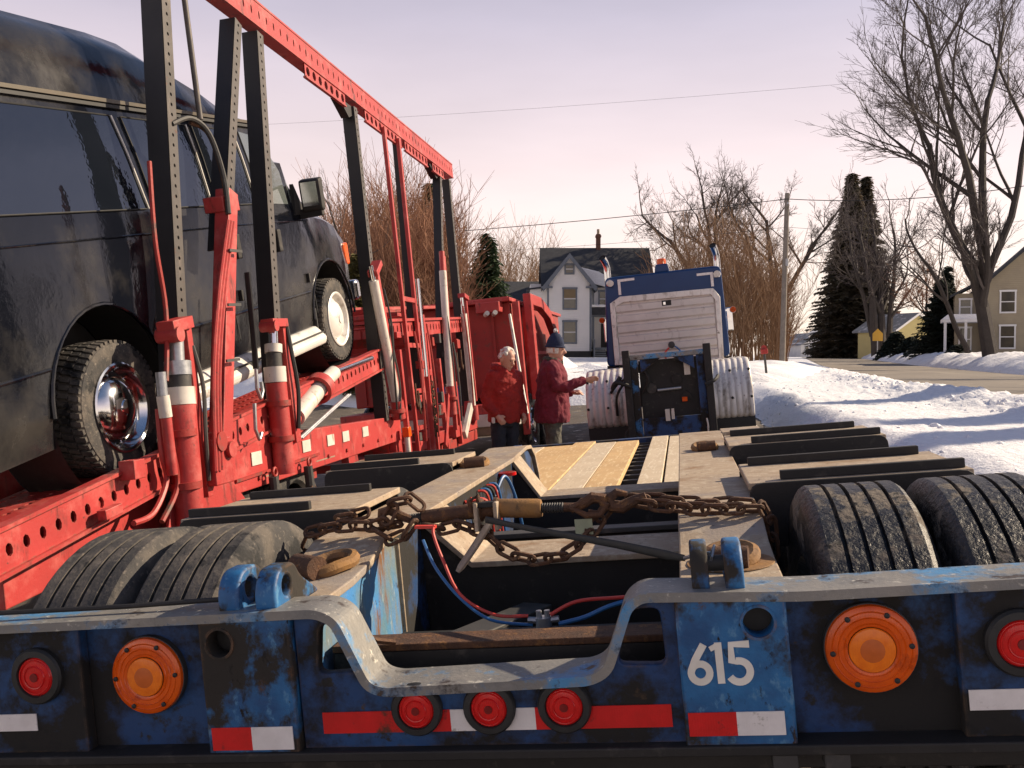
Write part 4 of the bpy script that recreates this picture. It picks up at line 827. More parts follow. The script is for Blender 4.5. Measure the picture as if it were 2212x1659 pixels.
MB().bar((-2.10, 14.1, 1.62), (-2.10, 16.95, 1.62), .05, .05).build('arch_rail', RED, RU); MB().bar((-2.10, 14.1, 1.30), (-2.10, 17.0, 1.28), .05, .05).build('arch_rail', RED, RU)
MB().box(-2.2, -2.06, 16.9, 17.3, .9, 1.7).build('tool_box', BLK, RU, .02)
MB().lathe([(.07, 0), (.07, .012), (0, .014)], (-2.295, 13.8, 1.45), (1, 0, 0), 20).build('round_badge', GALV, RU)
MB().box(-4.9, -2.2, 12.9, 19.2, .78, .92).build('chassis', RED, RU, .01); MB().box(-4.4, -2.35, 12.95, 13.3, .46, .78).build('rear_tank', mat('tan_metal', ((.30, .22, .15), (.2, .15, .11), 5), rough=.6, metal=.3), RU, .03)
MB().box(-3.45, -3.1, 13.1, 13.45, .93, 1.22).build('blue_bin', mat('blue_plastic', ((.01, .04, .24), (.012, .05, .28), 4), rough=.5), RU, .01)
MB().box(-2.75, -2.40, 13.15, 13.45, 2.25, 2.40).build('lock_box', RED, RU, .01)
for l in (-2.62, -2.50): MB().cyl((l, 13.2, 2.22), (l+.05, 13.1, 2.24), .035).build('work_lamp', WHITEM, RU)
MB().cyl((-2.28, 13.3, 2.2), (-2.05, 12.7, .75), .022).build('rod', WHITEM, RU)
RT = tyre_mesh('tyre', RUBBER2, .5, .27, 40)
for s in (14.1, 15.35):
    for l in (-2.33, -4.75):
        inst('tyre', RT, RU, Matrix.Translation((l, s, .5))); MB().lathe([(.28, .12), (.27, .135), (.20, .06), (.12, .06), (.11, .14), (0, .14)], (l, s, .5), (1, 0, 0), 28).build('rim', CHROME, RU)
MB().box(-4.8, -2.2, 12.88, 13.0, .60, .78).build('rear_bumper', WHITEM, RU, .01)
# ------------------------------------------------------------------ blue tractor with the detached gooseneck
TB = mat('blue_truck_paint', ((.004, .030, .115), (.005, .036, .13), 2), rough=.35, spec=.35)
ALU = mat('dull_aluminium', ((.62, .58, .54), (.54, .50, .47), 3), [((.36, .32, .29), 8, .58, .7, (1, 1, .4))], rough=.5, metal=.1)
FEND = mat('white_fender_steel', ((.72, .69, .65), (.62, .58, .54), 4), [((.26, .22, .18), 6, .52, .66, (1, 1, .35)), ((.10, .08, .06), 16, .62, .70)], rough=.4, metal=.1)
TR = lthing('semi_truck', 'blue semi truck with white corrugated fenders and silver sleeper back facing the camera', 'truck', (-.08, 16, 0))
CX = -.085
sec = rnd([(-1.09, 1.28), (-1.0, 2.77), (.90, 2.77), (.93, 1.28)], .10, 5)
MB().prism(sec, 'y', 15.4, 17.6).build('sleeper', TB, TR, .03)
box('cab', TB, TR, -1.0, .84, 17.6, 18.9, 1.1, 2.55, bev=.08); box('hood', TB, TR, -.75, .6, 18.9, 20.6, 1.0, 1.85, bev=.1)
MB().prism([(-.175, 2.76), (-.15, 2.90), (.05, 2.90), (.075, 2.76)], 'y', 15.42, 15.9).build('roof_box', TB, TR, .02)
MB().lathe([(.075, 0), (.078, .06), (.07, .10), (.0, .115)], (-.05, 15.6, 2.90), (0, 0, 1), 24).build('beacon', AMBER, TR)
octo = [(-.955, 1.30), (.82, 1.20), (.845, 2.26), (.745, 2.41), (-.77, 2.43), (-.945, 2.33)]
octi = [(-.87, 1.36), (.74, 1.27), (.76, 2.22), (.70, 2.31), (-.73, 2.33), (-.86, 2.26)]
plate2d('door_frame', FEND, TR, octo, [octi], lh(15.37), .03, .008)
MB().prism(octi, 'y', 15.385, 15.41).build('sleeper_door', ALU, TR)
for k in range(6):
    z = 1.29+k*.172; MB().prism([(15.385, z), (15.355, z+.03), (15.355, z+.125), (15.385, z+.14)], 'x', -.855, .735).build('door_rib', ALU, TR)
MB().box(-.10, .06, 15.352, 15.38, 2.20, 2.29).build('latch_plate', BLK, TR, .01); MB().box(-.075, -.035, 15.345, 15.355, 2.215, 2.27).build('latch', CHROME, TR, .006)
for pts in ([(-.79, 2.46), (-.79, 2.715), (-.51, 2.72), (-.51, 2.68), (-.745, 2.675), (-.745, 2.46)], [(.765, 2.44), (.765, 2.675), (.505, 2.675), (.505, 2.635), (.722, 2.635), (.722, 2.44)]):
    MB().prism(pts, 'y', 15.390, 15.402).build('reflective_corner', WHTAPE, TR)
for l, h in ((-.91, 2.66), (.825, 2.63)):
    o = MB().lathe([(.062, 0), (.066, -.05), (.055, -.07)], (l, 15.4, h), (0, 1, 0), 22).build('work_lamp', CHROME, TR); MB().lathe([(.055, -.066), (0, -.072)], (l, 15.4, h), (0, 1, 0), 22).build('lens', WHITEM, o)
for l in (-.97, .86):
    MB().tube([(l, 15.75, 1.2), (l, 15.75, 2.85), (l, 15.74, 2.97), (l-.02, 15.70, 3.06), (l-.05, 15.62, 3.13)], [.058, .058, .056, .056, .058], 20, caps=False).build('exhaust_stack', CHROME, TR)
    MB().tube([(l-.018, 15.715, 3.05), (l-.048, 15.635, 3.118)], .051, 18).build('stack_mouth', GROM, TR)
for l, h in ((1.10, 2.08), (-1.20, 2.12)): MB().lathe([(0, -.05), (.05, -.05), (.055, 0), (0, .04)], (l, 16.6, h), (0, 1, 0), 16).build('marker_lamp', AMBER, TR); MB().bar((l, 16.63, h), (l*.86, 16.63, h), .03, .03).build('lamp_bracket', CHROME, TR)
for l in (1.12, -1.25): MB().box(l-.06, l+.06, 18.2, 18.26, 1.75, 2.2).build('mirror', CHROME, TR, .02); MB().bar((l, 18.3, 2.1), (l*.7, 18.3, 2.1), .025, .025).build('mirror_arm', BLK, TR)
for h in (1.55, 1.75, 1.95): MB().box(.90, 1.0, 17.0, 17.1, h, h+.05).build('grab_step', CHROME, TR)
box('skirt', BLK, TR, -1.09, -.93, 15.43, 17.5, .5, 1.3); box('skirt', BLK, TR, .80, .94, 15.43, 17.5, .5, 1.28)
box('chassis', BLK, TR, -.5, .35, 12.9, 20.4, .70, .95)
# corrugated fenders over the drive wheels, flaps, tyres
for l0, l1 in ((-1.335, -.68), (.52, 1.13)):
    n = 40; prf = []
    for k in range(n+1): u = k/n; prf.append((l0+(l1-l0)*u, .018*abs(math.sin(u*math.pi*7))))
    v = []; arcs = [R(a) for a in range(-22, 92, 6)]
    C0 = (13.86+.62, .62)
    for a in arcs:
        for x, c in prf:
            r = .62+c; v.append((x, C0[0]-r*math.cos(a), C0[1]+r*math.sin(a)))
    for x, c in prf: v.append((x, 16.0, C0[1]+.62+c))
    b = MB(); b.add(v, [(i*(n+1)+j, i*(n+1)+j+1, (i+1)*(n+1)+j+1, (i+1)*(n+1)+j) for i in range(len(arcs)) for j in range(n)], True)
    o = b.build('fender', FEND, TR); sf = o.modifiers.new('s', 'SOLIDIFY'); sf.thickness = .008
    for q in (l0+.03, (l0+l1)/2, l1-.03):
        for a in (5, 45): MB().lathe([(.02, 0), (.02, .02), (0, .025)], (q, C0[0]-.635*math.cos(R(a)), C0[1]+.635*math.sin(R(a))), (0, -math.cos(R(a)), math.sin(R(a))), 10).build('fender_bolt', BLK, o)
    MB().box(l0, l1, 13.90, 13.92, .18, .50).build('mud_flap', GROM, TR)
    for s in (14.5, 15.8):
        inst('tyre', RT, TR, Matrix.Translation((l0+.16, s, .5))); inst('tyre', RT, TR, Matrix.Translation((l1-.16, s, .5)))
hose([(-.95, 13.9, .9), (-.80, 13.75, 1.05), (-.62, 13.7, 1.1), (-.5, 13.7, 1.12)], .022, BLK, TR)
hose([(-.88, 13.85, .55), (-.85, 13.75, .85), (-.7, 13.7, 1.05), (-.5, 13.7, 1.15)], .02, BLK, TR)
hose([(-.05, 15.3, 1.50), (-.12, 15.15, 1.42), (-.10, 15.0, 1.33), (-.04, 14.8, 1.30)], .016, HOSER, TR); hose([(.06, 15.3, 1.52), (.13, 15.15, 1.44), (.10, 15.0, 1.36)], .014, HOSEB, TR)
MB().lathe([(.06, 0), (.05, -.06), (0, -.07)], (0, 15.38, 1.55), (0, 1, 0), 16).build('air_coupling', DKGREY, TR)
GN = lthing('trailer_gooseneck', 'dark weathered gooseneck frame standing upright behind the blue semi truck', 'gooseneck', (-.1, 12.8, 0))
for l, dz in ((-.655, 0), (.43, .0)):
    MB().box(l, l+.10, 12.55, 12.68, .25, 1.50).build('upright', BLK, GN, .01); MB().box(l+(.10 if l < 0 else -.10), l+(.20 if l < 0 else 0), 12.6, 12.66, .3, 1.40).build('upright_plate', BLUEDK if l > 0 else BLUE, GN, .008)
MB().box(-.56, .44, 12.58, 12.72, 1.36, 1.43).build('top_beam', LIP, GN, .01)
for l, sg in ((-.42, 1), (.30, -1)): MB().prism([(l, 1.36), (l+sg*.28, 1.36), (l, 1.18)], 'y', 12.6, 12.65).build('corner_gusset', BLUEDK, GN)
box('inner_box', BLK, GN, -.45, .34, 12.78, 13.5, .25, 1.34); box('lower_plate', BLUEDK, GN, -.45, .33, 12.62, 12.70, .25, .55, bev=.01)
for l, h, m in ((-.30, .95, DKGREY), (.05, 1.05, BLK), (.16, .80, BLK)): MB().cyl((l, 12.75, h), (l+.02, 13.1, h+.02), .07, n=14).build('hydraulic_pump', m, GN)
MB().cyl((-.22, 12.72, .92), (.10, 12.72, .93), .02).build('hydraulic_rod', GALV, GN); MB().box(.16, .24, 12.7, 12.72, 1.10, 1.27).build('label_plate', WHITEM, GN); MB().box(.10, .17, 12.72, 12.74, .74, .80).build('label_plate', AMBER, GN)
MB().box(-.14, -.08, 12.58, 12.64, .50, .66).build('hitch_pin', WHITEM, GN); MB().box(-.06, -.02, 12.58, 12.64, .52, .66).build('hitch_pin', WHITEM, GN)
box('motor', mat('blue_motor_paint', ((.01, .05, .2), (.008, .03, .12), 6), rough=.4), GN, -.30, .12, 12.9, 13.1, .48, .78, bev=.03)
hose([(-.38, 12.7, 1.2), (-.33, 12.68, 1.1), (-.36, 12.7, 1.0), (-.42, 12.75, .9)], .02, BLK, GN); hose([(.42, 12.5, .95), (.55, 12.55, 1.0), (.60, 12.7, 1.05)], .025, BLK, GN)
hose([(-.56, 12.55, 1.0), (-.75, 12.5, 1.08), (-.82, 12.6, 1.0), (-.7, 12.6, 1.15)], .03, BLK, GN)
hose([(.40, 12.54, .5), (.41, 12.52, .4), (.40, 12.54, .25)], .012, WHITEM, GN); hose([(-.66, 12.5, .42), (-.70, 12.5, .36), (-.68, 12.5, .25), (-.6, 12.5, .2)], .012, BLK, GN)
# ------------------------------------------------------------------ two men
def cloth(name, c1, c2): return mat(name, (c1, c2, 9), rough=.9, bump=.03, bscale=9)
SKIN = mat('skin', ((.52, .28, .20), (.46, .24, .17), 20), rough=.55)
JRED = cloth('dark_red_jacket', (.32, .016, .012), (.23, .012, .010)); JMAR = cloth('maroon_coat', (.17, .012, .028), (.12, .009, .022))
JEAN = cloth('dark_denim', (.018, .022, .034), (.012, .015, .024)); CARGO = cloth('olive_grey_trousers', (.10, .095, .075), (.07, .066, .055))
WHAIR = mat('white_hair', ((.70, .67, .62), (.50, .47, .43), 60), rough=.8, bump=.006, bscale=90); NAVY = mat('navy_knit', ((.018, .03, .075), (.012, .02, .055), 50), rough=.95, bump=.006, bscale=120)
POM = mat('white_wool', ((.75, .74, .72), (.6, .6, .6), 60), rough=.95, bump=.01, bscale=80); BOOT = mat('dark_leather', ((.03, .025, .02), (.02, .017, .014), 20), rough=.6); EYE = mat('eye', ((.03, .02, .015), (.02, .015, .01), 20), rough=.2); COLLAR = cloth('olive_collar', (.05, .05, .035), (.035, .035, .025))
def loft(b, rings, n=20):                      # rings: (centre, half-width vector, half-depth vector)
    v = []
    for c, a, d in rings:
        c, a, d = Vector(c), Vector(a), Vector(d)
        for k in range(n): t = 2*math.pi*k/n; v.append(c+a*math.cos(t)+d*math.sin(t))
    m = len(rings); f = [(i*n+k, i*n+(k+1) % n, (i+1)*n+(k+1) % n, (i+1)*n+k) for i in range(m-1) for k in range(n)]
    f += [tuple(range(n-1, -1, -1)), tuple(range((m-1)*n, m*n))]
    return b.add(v, f, True)
def limb(b, pts, rr, n=14):
    pts = [Vector(p) for p in pts]; P = []; Q = []
    d = (pts[1]-pts[0]).normalized(); P += [pts[0]-d*rr[0]*.8, pts[0]-d*rr[0]*.5]; Q += [rr[0]*.4, rr[0]*.85]
    for i, p in enumerate(pts): P.append(p); Q.append(rr[i])
    d = (pts[-1]-pts[-2]).normalized(); P += [pts[-1]+d*rr[-1]*.5, pts[-1]+d*rr[-1]*.8]; Q += [rr[-1]*.85, rr[-1]*.4]
    return b.tube(P, Q, n)
def fuse(o, vox, it=3):
    r = o.modifiers.new('remesh', 'REMESH'); r.mode = 'VOXEL'; r.voxel_size = vox; r.use_smooth_shade = True
    s = o.modifiers.new('smooth', 'SMOOTH'); s.iterations = it; s.factor = .5
    if vox >= .012:                                   # creases in the cloth
        t = bpy.data.textures.new('folds', 'CLOUDS'); t.noise_scale = .075; t.noise_depth = 1; q = o.modifiers.new('folds', 'DISPLACE'); q.texture = t; q.strength = .035; q.mid_level = .5; q.texture_coords = 'LOCAL'
    return o
def hand(b, w, d, up, size=1.0, curl=.3, side=1):    # palm and five fingers from wrist w along d
    w, d, up = Vector(w), Vector(d).normalized(), Vector(up).normalized(); s = d.cross(up).normalized()*side; up = s.cross(d).normalized()*side
    palm = w+d*.045*size; limb(b, [w-d*.03, w+d*.02*size, palm+d*.035*size], [.024*size, .030*size, .032*size], 10)
    for i, ln in enumerate((.062, .072, .067, .052)):
        root = palm+d*.035*size+s*(-.030+.020*i)*size; c1 = root+(d*1-up*curl*.4).normalized()*ln*.5*size; c2 = c1+(d-up*curl*1.6).normalized()*ln*.45*size
        limb(b, [root-d*.02, root, c1, c2], [.0105*size, .0105*size, .0098*size, .0088*size], 8)
    t0 = w+d*.03*size-s*.03*size; t1 = t0+(d*.6-s*.7).normalized()*.035*size; t2 = t1+(d*.95-s*.2).normalized()*.03*size; limb(b, [t0, t1, t2], [.013*size, .012*size, .010*size], 8)
def head(b, c, yaw, tilt, s=1.0):
    A = Matrix.Translation(c) @ Matrix.Rotation(yaw, 4, 'Z') @ Matrix.Rotation(tilt, 4, 'X')
    X, Y = A.to_3x3() @ Vector((1, 0, 0)), A.to_3x3() @ Vector((0, 1, 0)); rings = []
    for z, rx, ry, cy in ((-.118, .028, .030, .055), (-.110, .042, .048, .045), (-.085, .055, .072, .022), (-.05, .064, .088, .006), (-.01, .071, .096, 0), (.03, .075, .100, -.004), (.07, .071, .095, -.008), (.10, .055, .075, -.010), (.118, .030, .042, -.010), (.123, .008, .012, -.010)):
        rings.append((A @ Vector((0, cy*s, z*s)), X*rx*s, Y*ry*s))
    loft(b, rings)
    for p, q, r0, r1 in (((0, .088, .022), (0, .118, -.022), .010, .017), ((0, .095, -.03), (0, .112, -.026), .016, .013), ((-.03, .088, .03), (.03, .088, .03), .014, .014), ((-.022, .086, -.062), (.022, .086, -.062), .012, .012), ((0, .075, -.105), (0, .085, -.10), .020, .016)):
        limb(b, [A @ Vector(p)*1.0, A @ Vector(q)], [r0*s, r1*s], 8)
    for sx in (-1, 1): limb(b, [A @ Vector((sx*.073, -.008, .018)), A @ Vector((sx*.078, -.004, -.03))], [.019*s, .013*s], 8)
    return A
# --- white-haired man in a red hooded jacket, hands at his pockets, looking down
P1 = thing('person', 'white-haired man in dark red hooded jacket and dark jeans looking down', 'person', (-1.98, 10.3, -1.98*math.tan(RHO)), R(-132), 'two men talking between the trucks')
b = MB(); A1 = head(b, Vector((0, .05, 1.52)), R(8), R(-20), .97)
limb(b, [(0, .0, 1.34), (0, .02, 1.42), (0, .03, 1.48)], [.065, .055, .055]); loft(b, [((0, 0, z), (x, 0, 0), (0, y, 0)) for z, x, y in ((.80, .13, .10), (1.0, .14, .10), (1.25, .15, .10), (1.38, .12, .08), (1.41, .05, .05))])
for sx in (-1, 1): limb(b, [(sx*.09, 0, .88), (sx*.09, .015, .48), (sx*.09, -.02, .10)], [.065, .05, .038]); limb(b, [(sx*.16, 0, 1.34), (sx*.22, -.04, 1.08), (sx*.19, .10, .90)], [.045, .04, .03])
hand(b, (.19, .11, .89), (-.25, .55, -.6), (.5, .5, .2), .95, .7); hand(b, (-.19, .11, .89), (.25, .55, -.6), (-.5, .5, .2), .95, .7, -1)
fuse(b.build('body', SKIN, P1), .009)
b = MB(); loft(b, [((0, 0, z), (x, 0, 0), (0, y, 0)) for z, x, y in ((.80, .195, .155), (.84, .20, .165), (.95, .21, .175), (1.10, .215, .175), (1.25, .215, .16), (1.34, .19, .135), (1.40, .12, .10), (1.43, .085, .085))])
for sx in (-1, 1): limb(b, [(sx*.165, 0, 1.335), (sx*.235, -.035, 1.09), (sx*.235, .02, .99), (sx*.195, .095, .905)], [.078, .068, .064, .05])
limb(b, [(-.09, -.05, 1.42), (-.05, -.11, 1.43), (.05, -.11, 1.43), (.09, -.05, 1.42)], [.045, .06, .06, .045]); limb(b, [(-.085, .02, 1.42), (-.06, .09, 1.38), (0, .115, 1.34), (.06, .09, 1.38), (.085, .02, 1.42)], [.035, .03, .025, .03, .035])
fuse(b.build('jacket', JRED, P1), .012)
b = MB(); loft(b, [((0, 0, z), (x, 0, 0), (0, y, 0)) for z, x, y in ((.76, .16, .12), (.85, .175, .14), (.95, .17, .13))])
for sx in (-1, 1): limb(b, [(sx*.09, 0, .86), (sx*.095, .02, .50), (sx*.095, -.015, .12)], [.098, .080, .072])
fuse(b.build('trousers', JEAN, P1), .012)
b = MB()
for k in range(90):
    rg = random.Random(k); t = rg.uniform(-1, 1)*2.1; ph = rg.uniform(-.1, 1.55) if abs(t) < 1.5 else rg.uniform(.5, 1.5); q = Vector((.079*math.sin(t)*math.cos(ph), -.095*math.cos(t)*math.cos(ph)-.006, .012+.118*math.sin(ph)))
    limb(b, [A1 @ (q*.92), A1 @ (q*1.03+Vector((rg.uniform(-.008, .008), rg.uniform(-.01, .004), -.004)))], [.022, .018], 6)
fuse(b.build('hair', WHAIR, P1), .007, 1)
for sx in (-1, 1):
    MB().lathe([(0, -.008), (.008, -.003), (.008, .003), (0, .008)], A1 @ Vector((sx*.03, .094, .014)), (0, 1, 0), 10).build('eye', EYE, P1)
    fuse(limb(MB(), [(sx*.095, -.05, .045), (sx*.10, .05, .045), (sx*.10, .15, .035)], [.048, .045, .036]).build('shoe', BOOT, P1), .01)
b = MB(); b.box(.20, .23, .06, .10, .80, .93); b.build('belt_pouch', POM, P1, .01)
# --- man in a maroon coat and navy beanie, gesturing with one hand
P2 = thing('person', 'man in long maroon coat and navy beanie with white pompom gesturing with one hand', 'person', (-1.46, 10.55, -1.46*math.tan(RHO)), R(-84), 'two men talking between the trucks')
b = MB(); A2 = head(b, Vector((0, .035, 1.575)), R(-6), R(-3), 1.0)
limb(b, [(0, 0, 1.38), (0, .01, 1.47), (0, .02, 1.52)], [.068, .056, .056]); loft(b, [((0, 0, z), (x, 0, 0), (0, y, 0)) for z, x, y in ((.80, .13, .10), (1.05, .15, .10), (1.3, .16, .10), (1.42, .12, .08), (1.46, .05, .05))])
for sx in (-1, 1): limb(b, [(sx*.095, 0, .90), (sx*.10, .015, .50), (sx*.10, -.02, .10)], [.065, .05, .038])
limb(b, [(.18, 0, 1.39), (.25, .08, 1.14), (.20, .36, 1.23)], [.045, .04, .03]); limb(b, [(-.18, 0, 1.39), (-.25, .0, 1.13), (-.17, .22, 1.08)], [.045, .04, .03])
hand(b, (.197, .385, 1.235), (-.1, .95, .18), (-.7, 0, .6), 1.0, .25); hand(b, (-.165, .235, 1.08), (.4, .8, .0), (0, 0, 1), 1.0, .6, -1)
fuse(b.build('body', SKIN, P2), .009)
b = MB(); loft(b, [((0, cy, z), (x, 0, 0), (0, y, 0)) for z, x, y, cy in ((.74, .225, .20, 0), (.80, .23, .205, 0), (.95, .235, .20, 0), (1.12, .235, .185, 0), (1.28, .235, .17, 0), (1.38, .215, .145, -.005), (1.445, .14, .11, -.005), (1.48, .09, .09, 0))])
limb(b, [(.185, 0, 1.385), (.262, .065, 1.15), (.25, .16, 1.15), (.202, .345, 1.225)], [.085, .076, .070, .056]); limb(b, [(-.185, 0, 1.385), (-.265, -.01, 1.14), (-.23, .08, 1.09), (-.17, .20, 1.08)], [.085, .076, .07, .056])
limb(b, [(.10, -.13, 1.20), (.0, -.175, 1.22), (-.10, -.14, 1.20)], [.02, .022, .02])
fuse(b.build('coat', JMAR, P2), .012)
fuse(limb(MB(), [(-.085, .045, 1.455), (-.085, -.04, 1.465), (0, -.085, 1.47), (.085, -.04, 1.465), (.085, .045, 1.455), (.05, .10, 1.42)], [.03, .034, .036, .034, .03, .024]).build('collar', COLLAR, P2), .01)
b = MB(); loft(b, [((0, 0, z), (x, 0, 0), (0, y, 0)) for z, x, y in ((.72, .165, .13), (.85, .18, .15), (.95, .17, .13))])
for sx in (-1, 1): limb(b, [(sx*.095, 0, .86), (sx*.105, .02, .50), (sx*.105, -.015, .12)], [.10, .086, .08])
fuse(b.build('trousers', CARGO, P2), .012)
b = MB(); rings = []
for z, x, y in ((.036, .080, .104), (.07, .083, .106), (.105, .078, .098), (.145, .064, .080), (.185, .040, .050), (.205, .016, .02)): rings.append((A2 @ Vector((0, -.006, z)), A2.to_3x3() @ Vector((x, 0, 0)), A2.to_3x3() @ Vector((0, y, 0))))
loft(b, rings); b.tube([A2 @ Vector((.084*math.sin(k*.35), .108*math.cos(k*.35)-.006, .040)) for k in range(18)], .012, 8, closed=True); bo = b.build('beanie', NAVY, P2)
b = MB(); c = A2 @ Vector((0, -.01, .225)); rg = random.Random(3)
for k in range(40): q = Vector((rg.gauss(0, 1), rg.gauss(0, 1), rg.gauss(0, 1))).normalized(); b.tube([c+q*.008, c+q*.028], [.008, .006], 5)
b.build('pompom', POM, bo)
b = MB()
for k in range(26): t = (k/25-.5)*3.9; q = Vector((.074*math.sin(t), -.092*math.cos(t), -.02)); limb(b, [A2 @ (q+Vector((0, 0, .035))), A2 @ (q*1.02+Vector((0, 0, -.012)))], [.014, .010], 6)
b.build('hair', WHAIR, P2)
for sx in (-1, 1):
    MB().lathe([(0, -.008), (.008, -.003), (.008, .003), (0, .008)], A2 @ Vector((sx*.03, .095, .014)), (0, 1, 0), 10).build('eye', EYE, P2)
    fuse(limb(MB(), [(sx*.10, -.05, .045), (sx*.105, .05, .045), (sx*.105, .16, .035)], [.05, .047, .038]).build('shoe', BOOT, P2), .01)
# ------------------------------------------------------------------ houses
CLAP = mat('white_clapboard', ((.84, .82, .80), (.79, .77, .75), 1), rough=.6, wave=('Z', .12, .012)); TRIM = mat('grey_blue_trim', ((.16, .18, .21), (.13, .15, .18), 2), rough=.6)
SHING = mat('dark_asphalt_shingles', ((.028, .03, .036), (.042, .044, .05), 3), [((.065, .066, .07), 7, .56, .68, (.4, 1, 3))], rough=.85, bump=.02, bscale=18)
PANE = mat('house_window_glass', ((.10, .085, .06), (.05, .048, .045), .8), rough=.08, coat=.6); CURT = mat('drawn_shade', ((.26, .19, .10), (.22, .16, .09), 2), rough=.8); BRICK = mat('chimney_brick', ((.16, .075, .05), (.11, .05, .035), 8), rough=.9, bump=.01, bscale=20)
BEIGE = mat('beige_siding', ((.33, .28, .19), (.28, .235, .165), 1), rough=.7, wave=('Z', .14, .012)); YEL = mat('yellow_siding', ((.55, .46, .20), (.50, .42, .18), 1), rough=.7, wave=('Z', .14, .01)); WTRIM = mat('white_trim', ((.72, .71, .70), (.66, .65, .64), 2), rough=.6); FOUND = mat('dark_foundation', ((.05, .047, .045), (.035, .033, .032), 2), rough=.9)
def win(P, x0, x1, y, z0, z1, fm=TRIM, gm=PANE, ax='x', shade=0):
    def q(a, b, c, d, e, f): return MB().box(a, b, c, d, e, f) if ax == 'x' else MB().box(c, d, a, b, e, f)
    s = -1
    w = q(x0-.11, x1+.11, y-.06, y+.02, z0-.12, z0).build('window', fm, P); q(x0-.14, x1+.14, y-.08, y+.02, z1, z1+.14).build('frame', fm, w); q(x0-.11, x0, y-.06, y+.02, z0, z1).build('frame', fm, w); q(x1, x1+.11, y-.06, y+.02, z0, z1).build('frame', fm, w)
    q(x0, x1, y-.035, y+.01, (z0+z1)/2-.035, (z0+z1)/2+.035).build('sash_bar', WTRIM, w); q(x0, x1, y-.012, y+.015, z0, (z0+z1)/2).build('pane', gm, w); q(x0, x1, y-.018, y+.012, (z0+z1)/2, z1).build('pane', CURT if shade else gm, w)
    return w
hx, hy = px(1229, 68)
HS = thing('house', 'white two-storey farmhouse with dark roof and chimney behind the blue truck', 'house', (hx, hy, 1.17), YAW)
MB().box(-1.63, 1.68, 0, 5, .45, 5.5).prism([(-1.63, 5.5), (1.68, 5.5), (.02, 7.35)], 'y', 0, 5).build('gable_wall', CLAP, HS)
MB().box(-1.6, 1.65, .02, 5, -.6, .45).box(-2.8, 6.5, 2.6, 9, -.6, .45).build('foundation', FOUND, HS)
MB().box(-2.85, -1.63, .7, 5, .45, 5.15).build('side_wall', CLAP, HS); MB().box(-2.8, 6.6, 2.5, 9, .45, 5.6).build('main_wall', CLAP, HS)
MB().prism([(2.2, 5.5), (5.7, 8.72), (9.3, 5.5), (9.3, 5.3), (5.7, 8.5), (2.2, 5.3)], 'x', -2.0, 6.75).build('main_roof', SHING, HS)
for sx in (-1, 1):
    e = (.02+sx*2.05, 5.12); MB().prism([(e[0], e[1]), (.02, 7.62), (.02, 7.36), (e[0], e[1]-.24)], 'y', -.35, 4.2).build('gable_roof', SHING, HS)
    MB().prism([(e[0], e[1]+.02), (.02, 7.64), (.02, 7.26), (e[0]-sx*.12, e[1]-.30)], 'y', -.42, -.34).build('rake_board', TRIM, HS); MB().box(sx*1.65-.42, sx*1.65+.42, -.40, .1, 5.10, 5.22).build('eave_return', TRIM, HS)
    MB().box(sx*1.63+(.0 if sx < 0 else -.12), sx*1.63+(.14 if sx < 0 else .05), -.03, .02, .45, 5.45).build('corner_board', TRIM, HS)
MB().prism([(-3.1, 5.12), (-1.6, 5.3), (-1.6, 5.18), (-3.1, 5.0)], 'y', .5, 5).build('side_roof', SHING, HS)
MB().box(2.5, 2.85, 5.5, 5.9, 8.2, 9.8).box(2.45, 2.9, 5.45, 5.95, 9.55, 9.7).build('chimney', BRICK, HS); MB().cyl((2.67, 5.7, 9.8), (2.67, 5.7, 10.2), .11, n=12).build('chimney_pot', TAN, HS)
win(HS, -.38, .48, 0, 3.62, 5.02, shade=1); win(HS, -.38, .48, 0, 1.1, 2.6); win(HS, -.24, .28, 0, 6.22, 6.78)
MB().prism([(.75, 6.9), (1.9, 5.6), (2.9, 5.35), (3.4, 5.9), (2.4, 6.5)], 'y', 2.05, 2.3).build('roof_snow', SNOW, HS, .05); MB().prism([(-.05, 0), (.15, 0), (.15, .05), (-.05, .05)], 'x', -3, -1.7).build('snow_edge', SNOW, HS)
# porch
MB().box(1.7, 4.2, .6, 2.5, 3.05, 3.18).build('porch_ceiling', TRIM, HS); MB().prism([(1.6, 3.15), (1.75, 3.75), (4.1, 3.75), (4.3, 3.15)], 'y', .4, 2.5).build('porch_roof', SHING, HS); MB().box(1.6, 4.3, .35, 2.3, 3.72, 3.9).build('porch_snow', SNOW, HS, .06)
for x in (1.85, 3.2, 4.1): MB().box(x-.08, x+.08, .65, .81, .7, 3.05).build('porch_post', TRIM, HS); MB().box(x-.07, x+.07, .7, .84, 3.8, 5.5).build('porch_post', TRIM, HS)
MB().box(1.7, 4.2, .6, 2.5, .6, .72).build('porch_floor', TRIM, HS); MB().box(2.6, 3.3, 2.42, 2.5, .72, 2.7).build('door', FOUND, HS); win(HS, 2.5, 3.2, 2.5, 3.9, 5.0)
for k in range(6): MB().box(1.85, 2.75, .55-.26*k, .80-.26*k, .5-.14*k, .58-.14*k).build('step', TRIM, HS)
MB().box(1.8, 1.86, -.8, .6, -.3, 1.3).build('stair_rail', TRIM, HS)
hx, hy = px(1125, 74)
G = thing('outbuilding', 'low dark-roofed wing left of the white farmhouse behind the pine', 'building', (hx, hy, 1.17), YAW)
MB().box(-3, 2, 0, 6, -.5, 4.4).build('wall', CLAP, G); MB().prism([(-.4, 4.3), (3, 6.3), (6.4, 4.3), (6.4, 4.1), (3, 6.1), (-.4, 4.1)], 'x', -3.4, 2.3).build('roof', SHING, G)
win(G, -2, -1.2, 0, 1.4, 2.9)
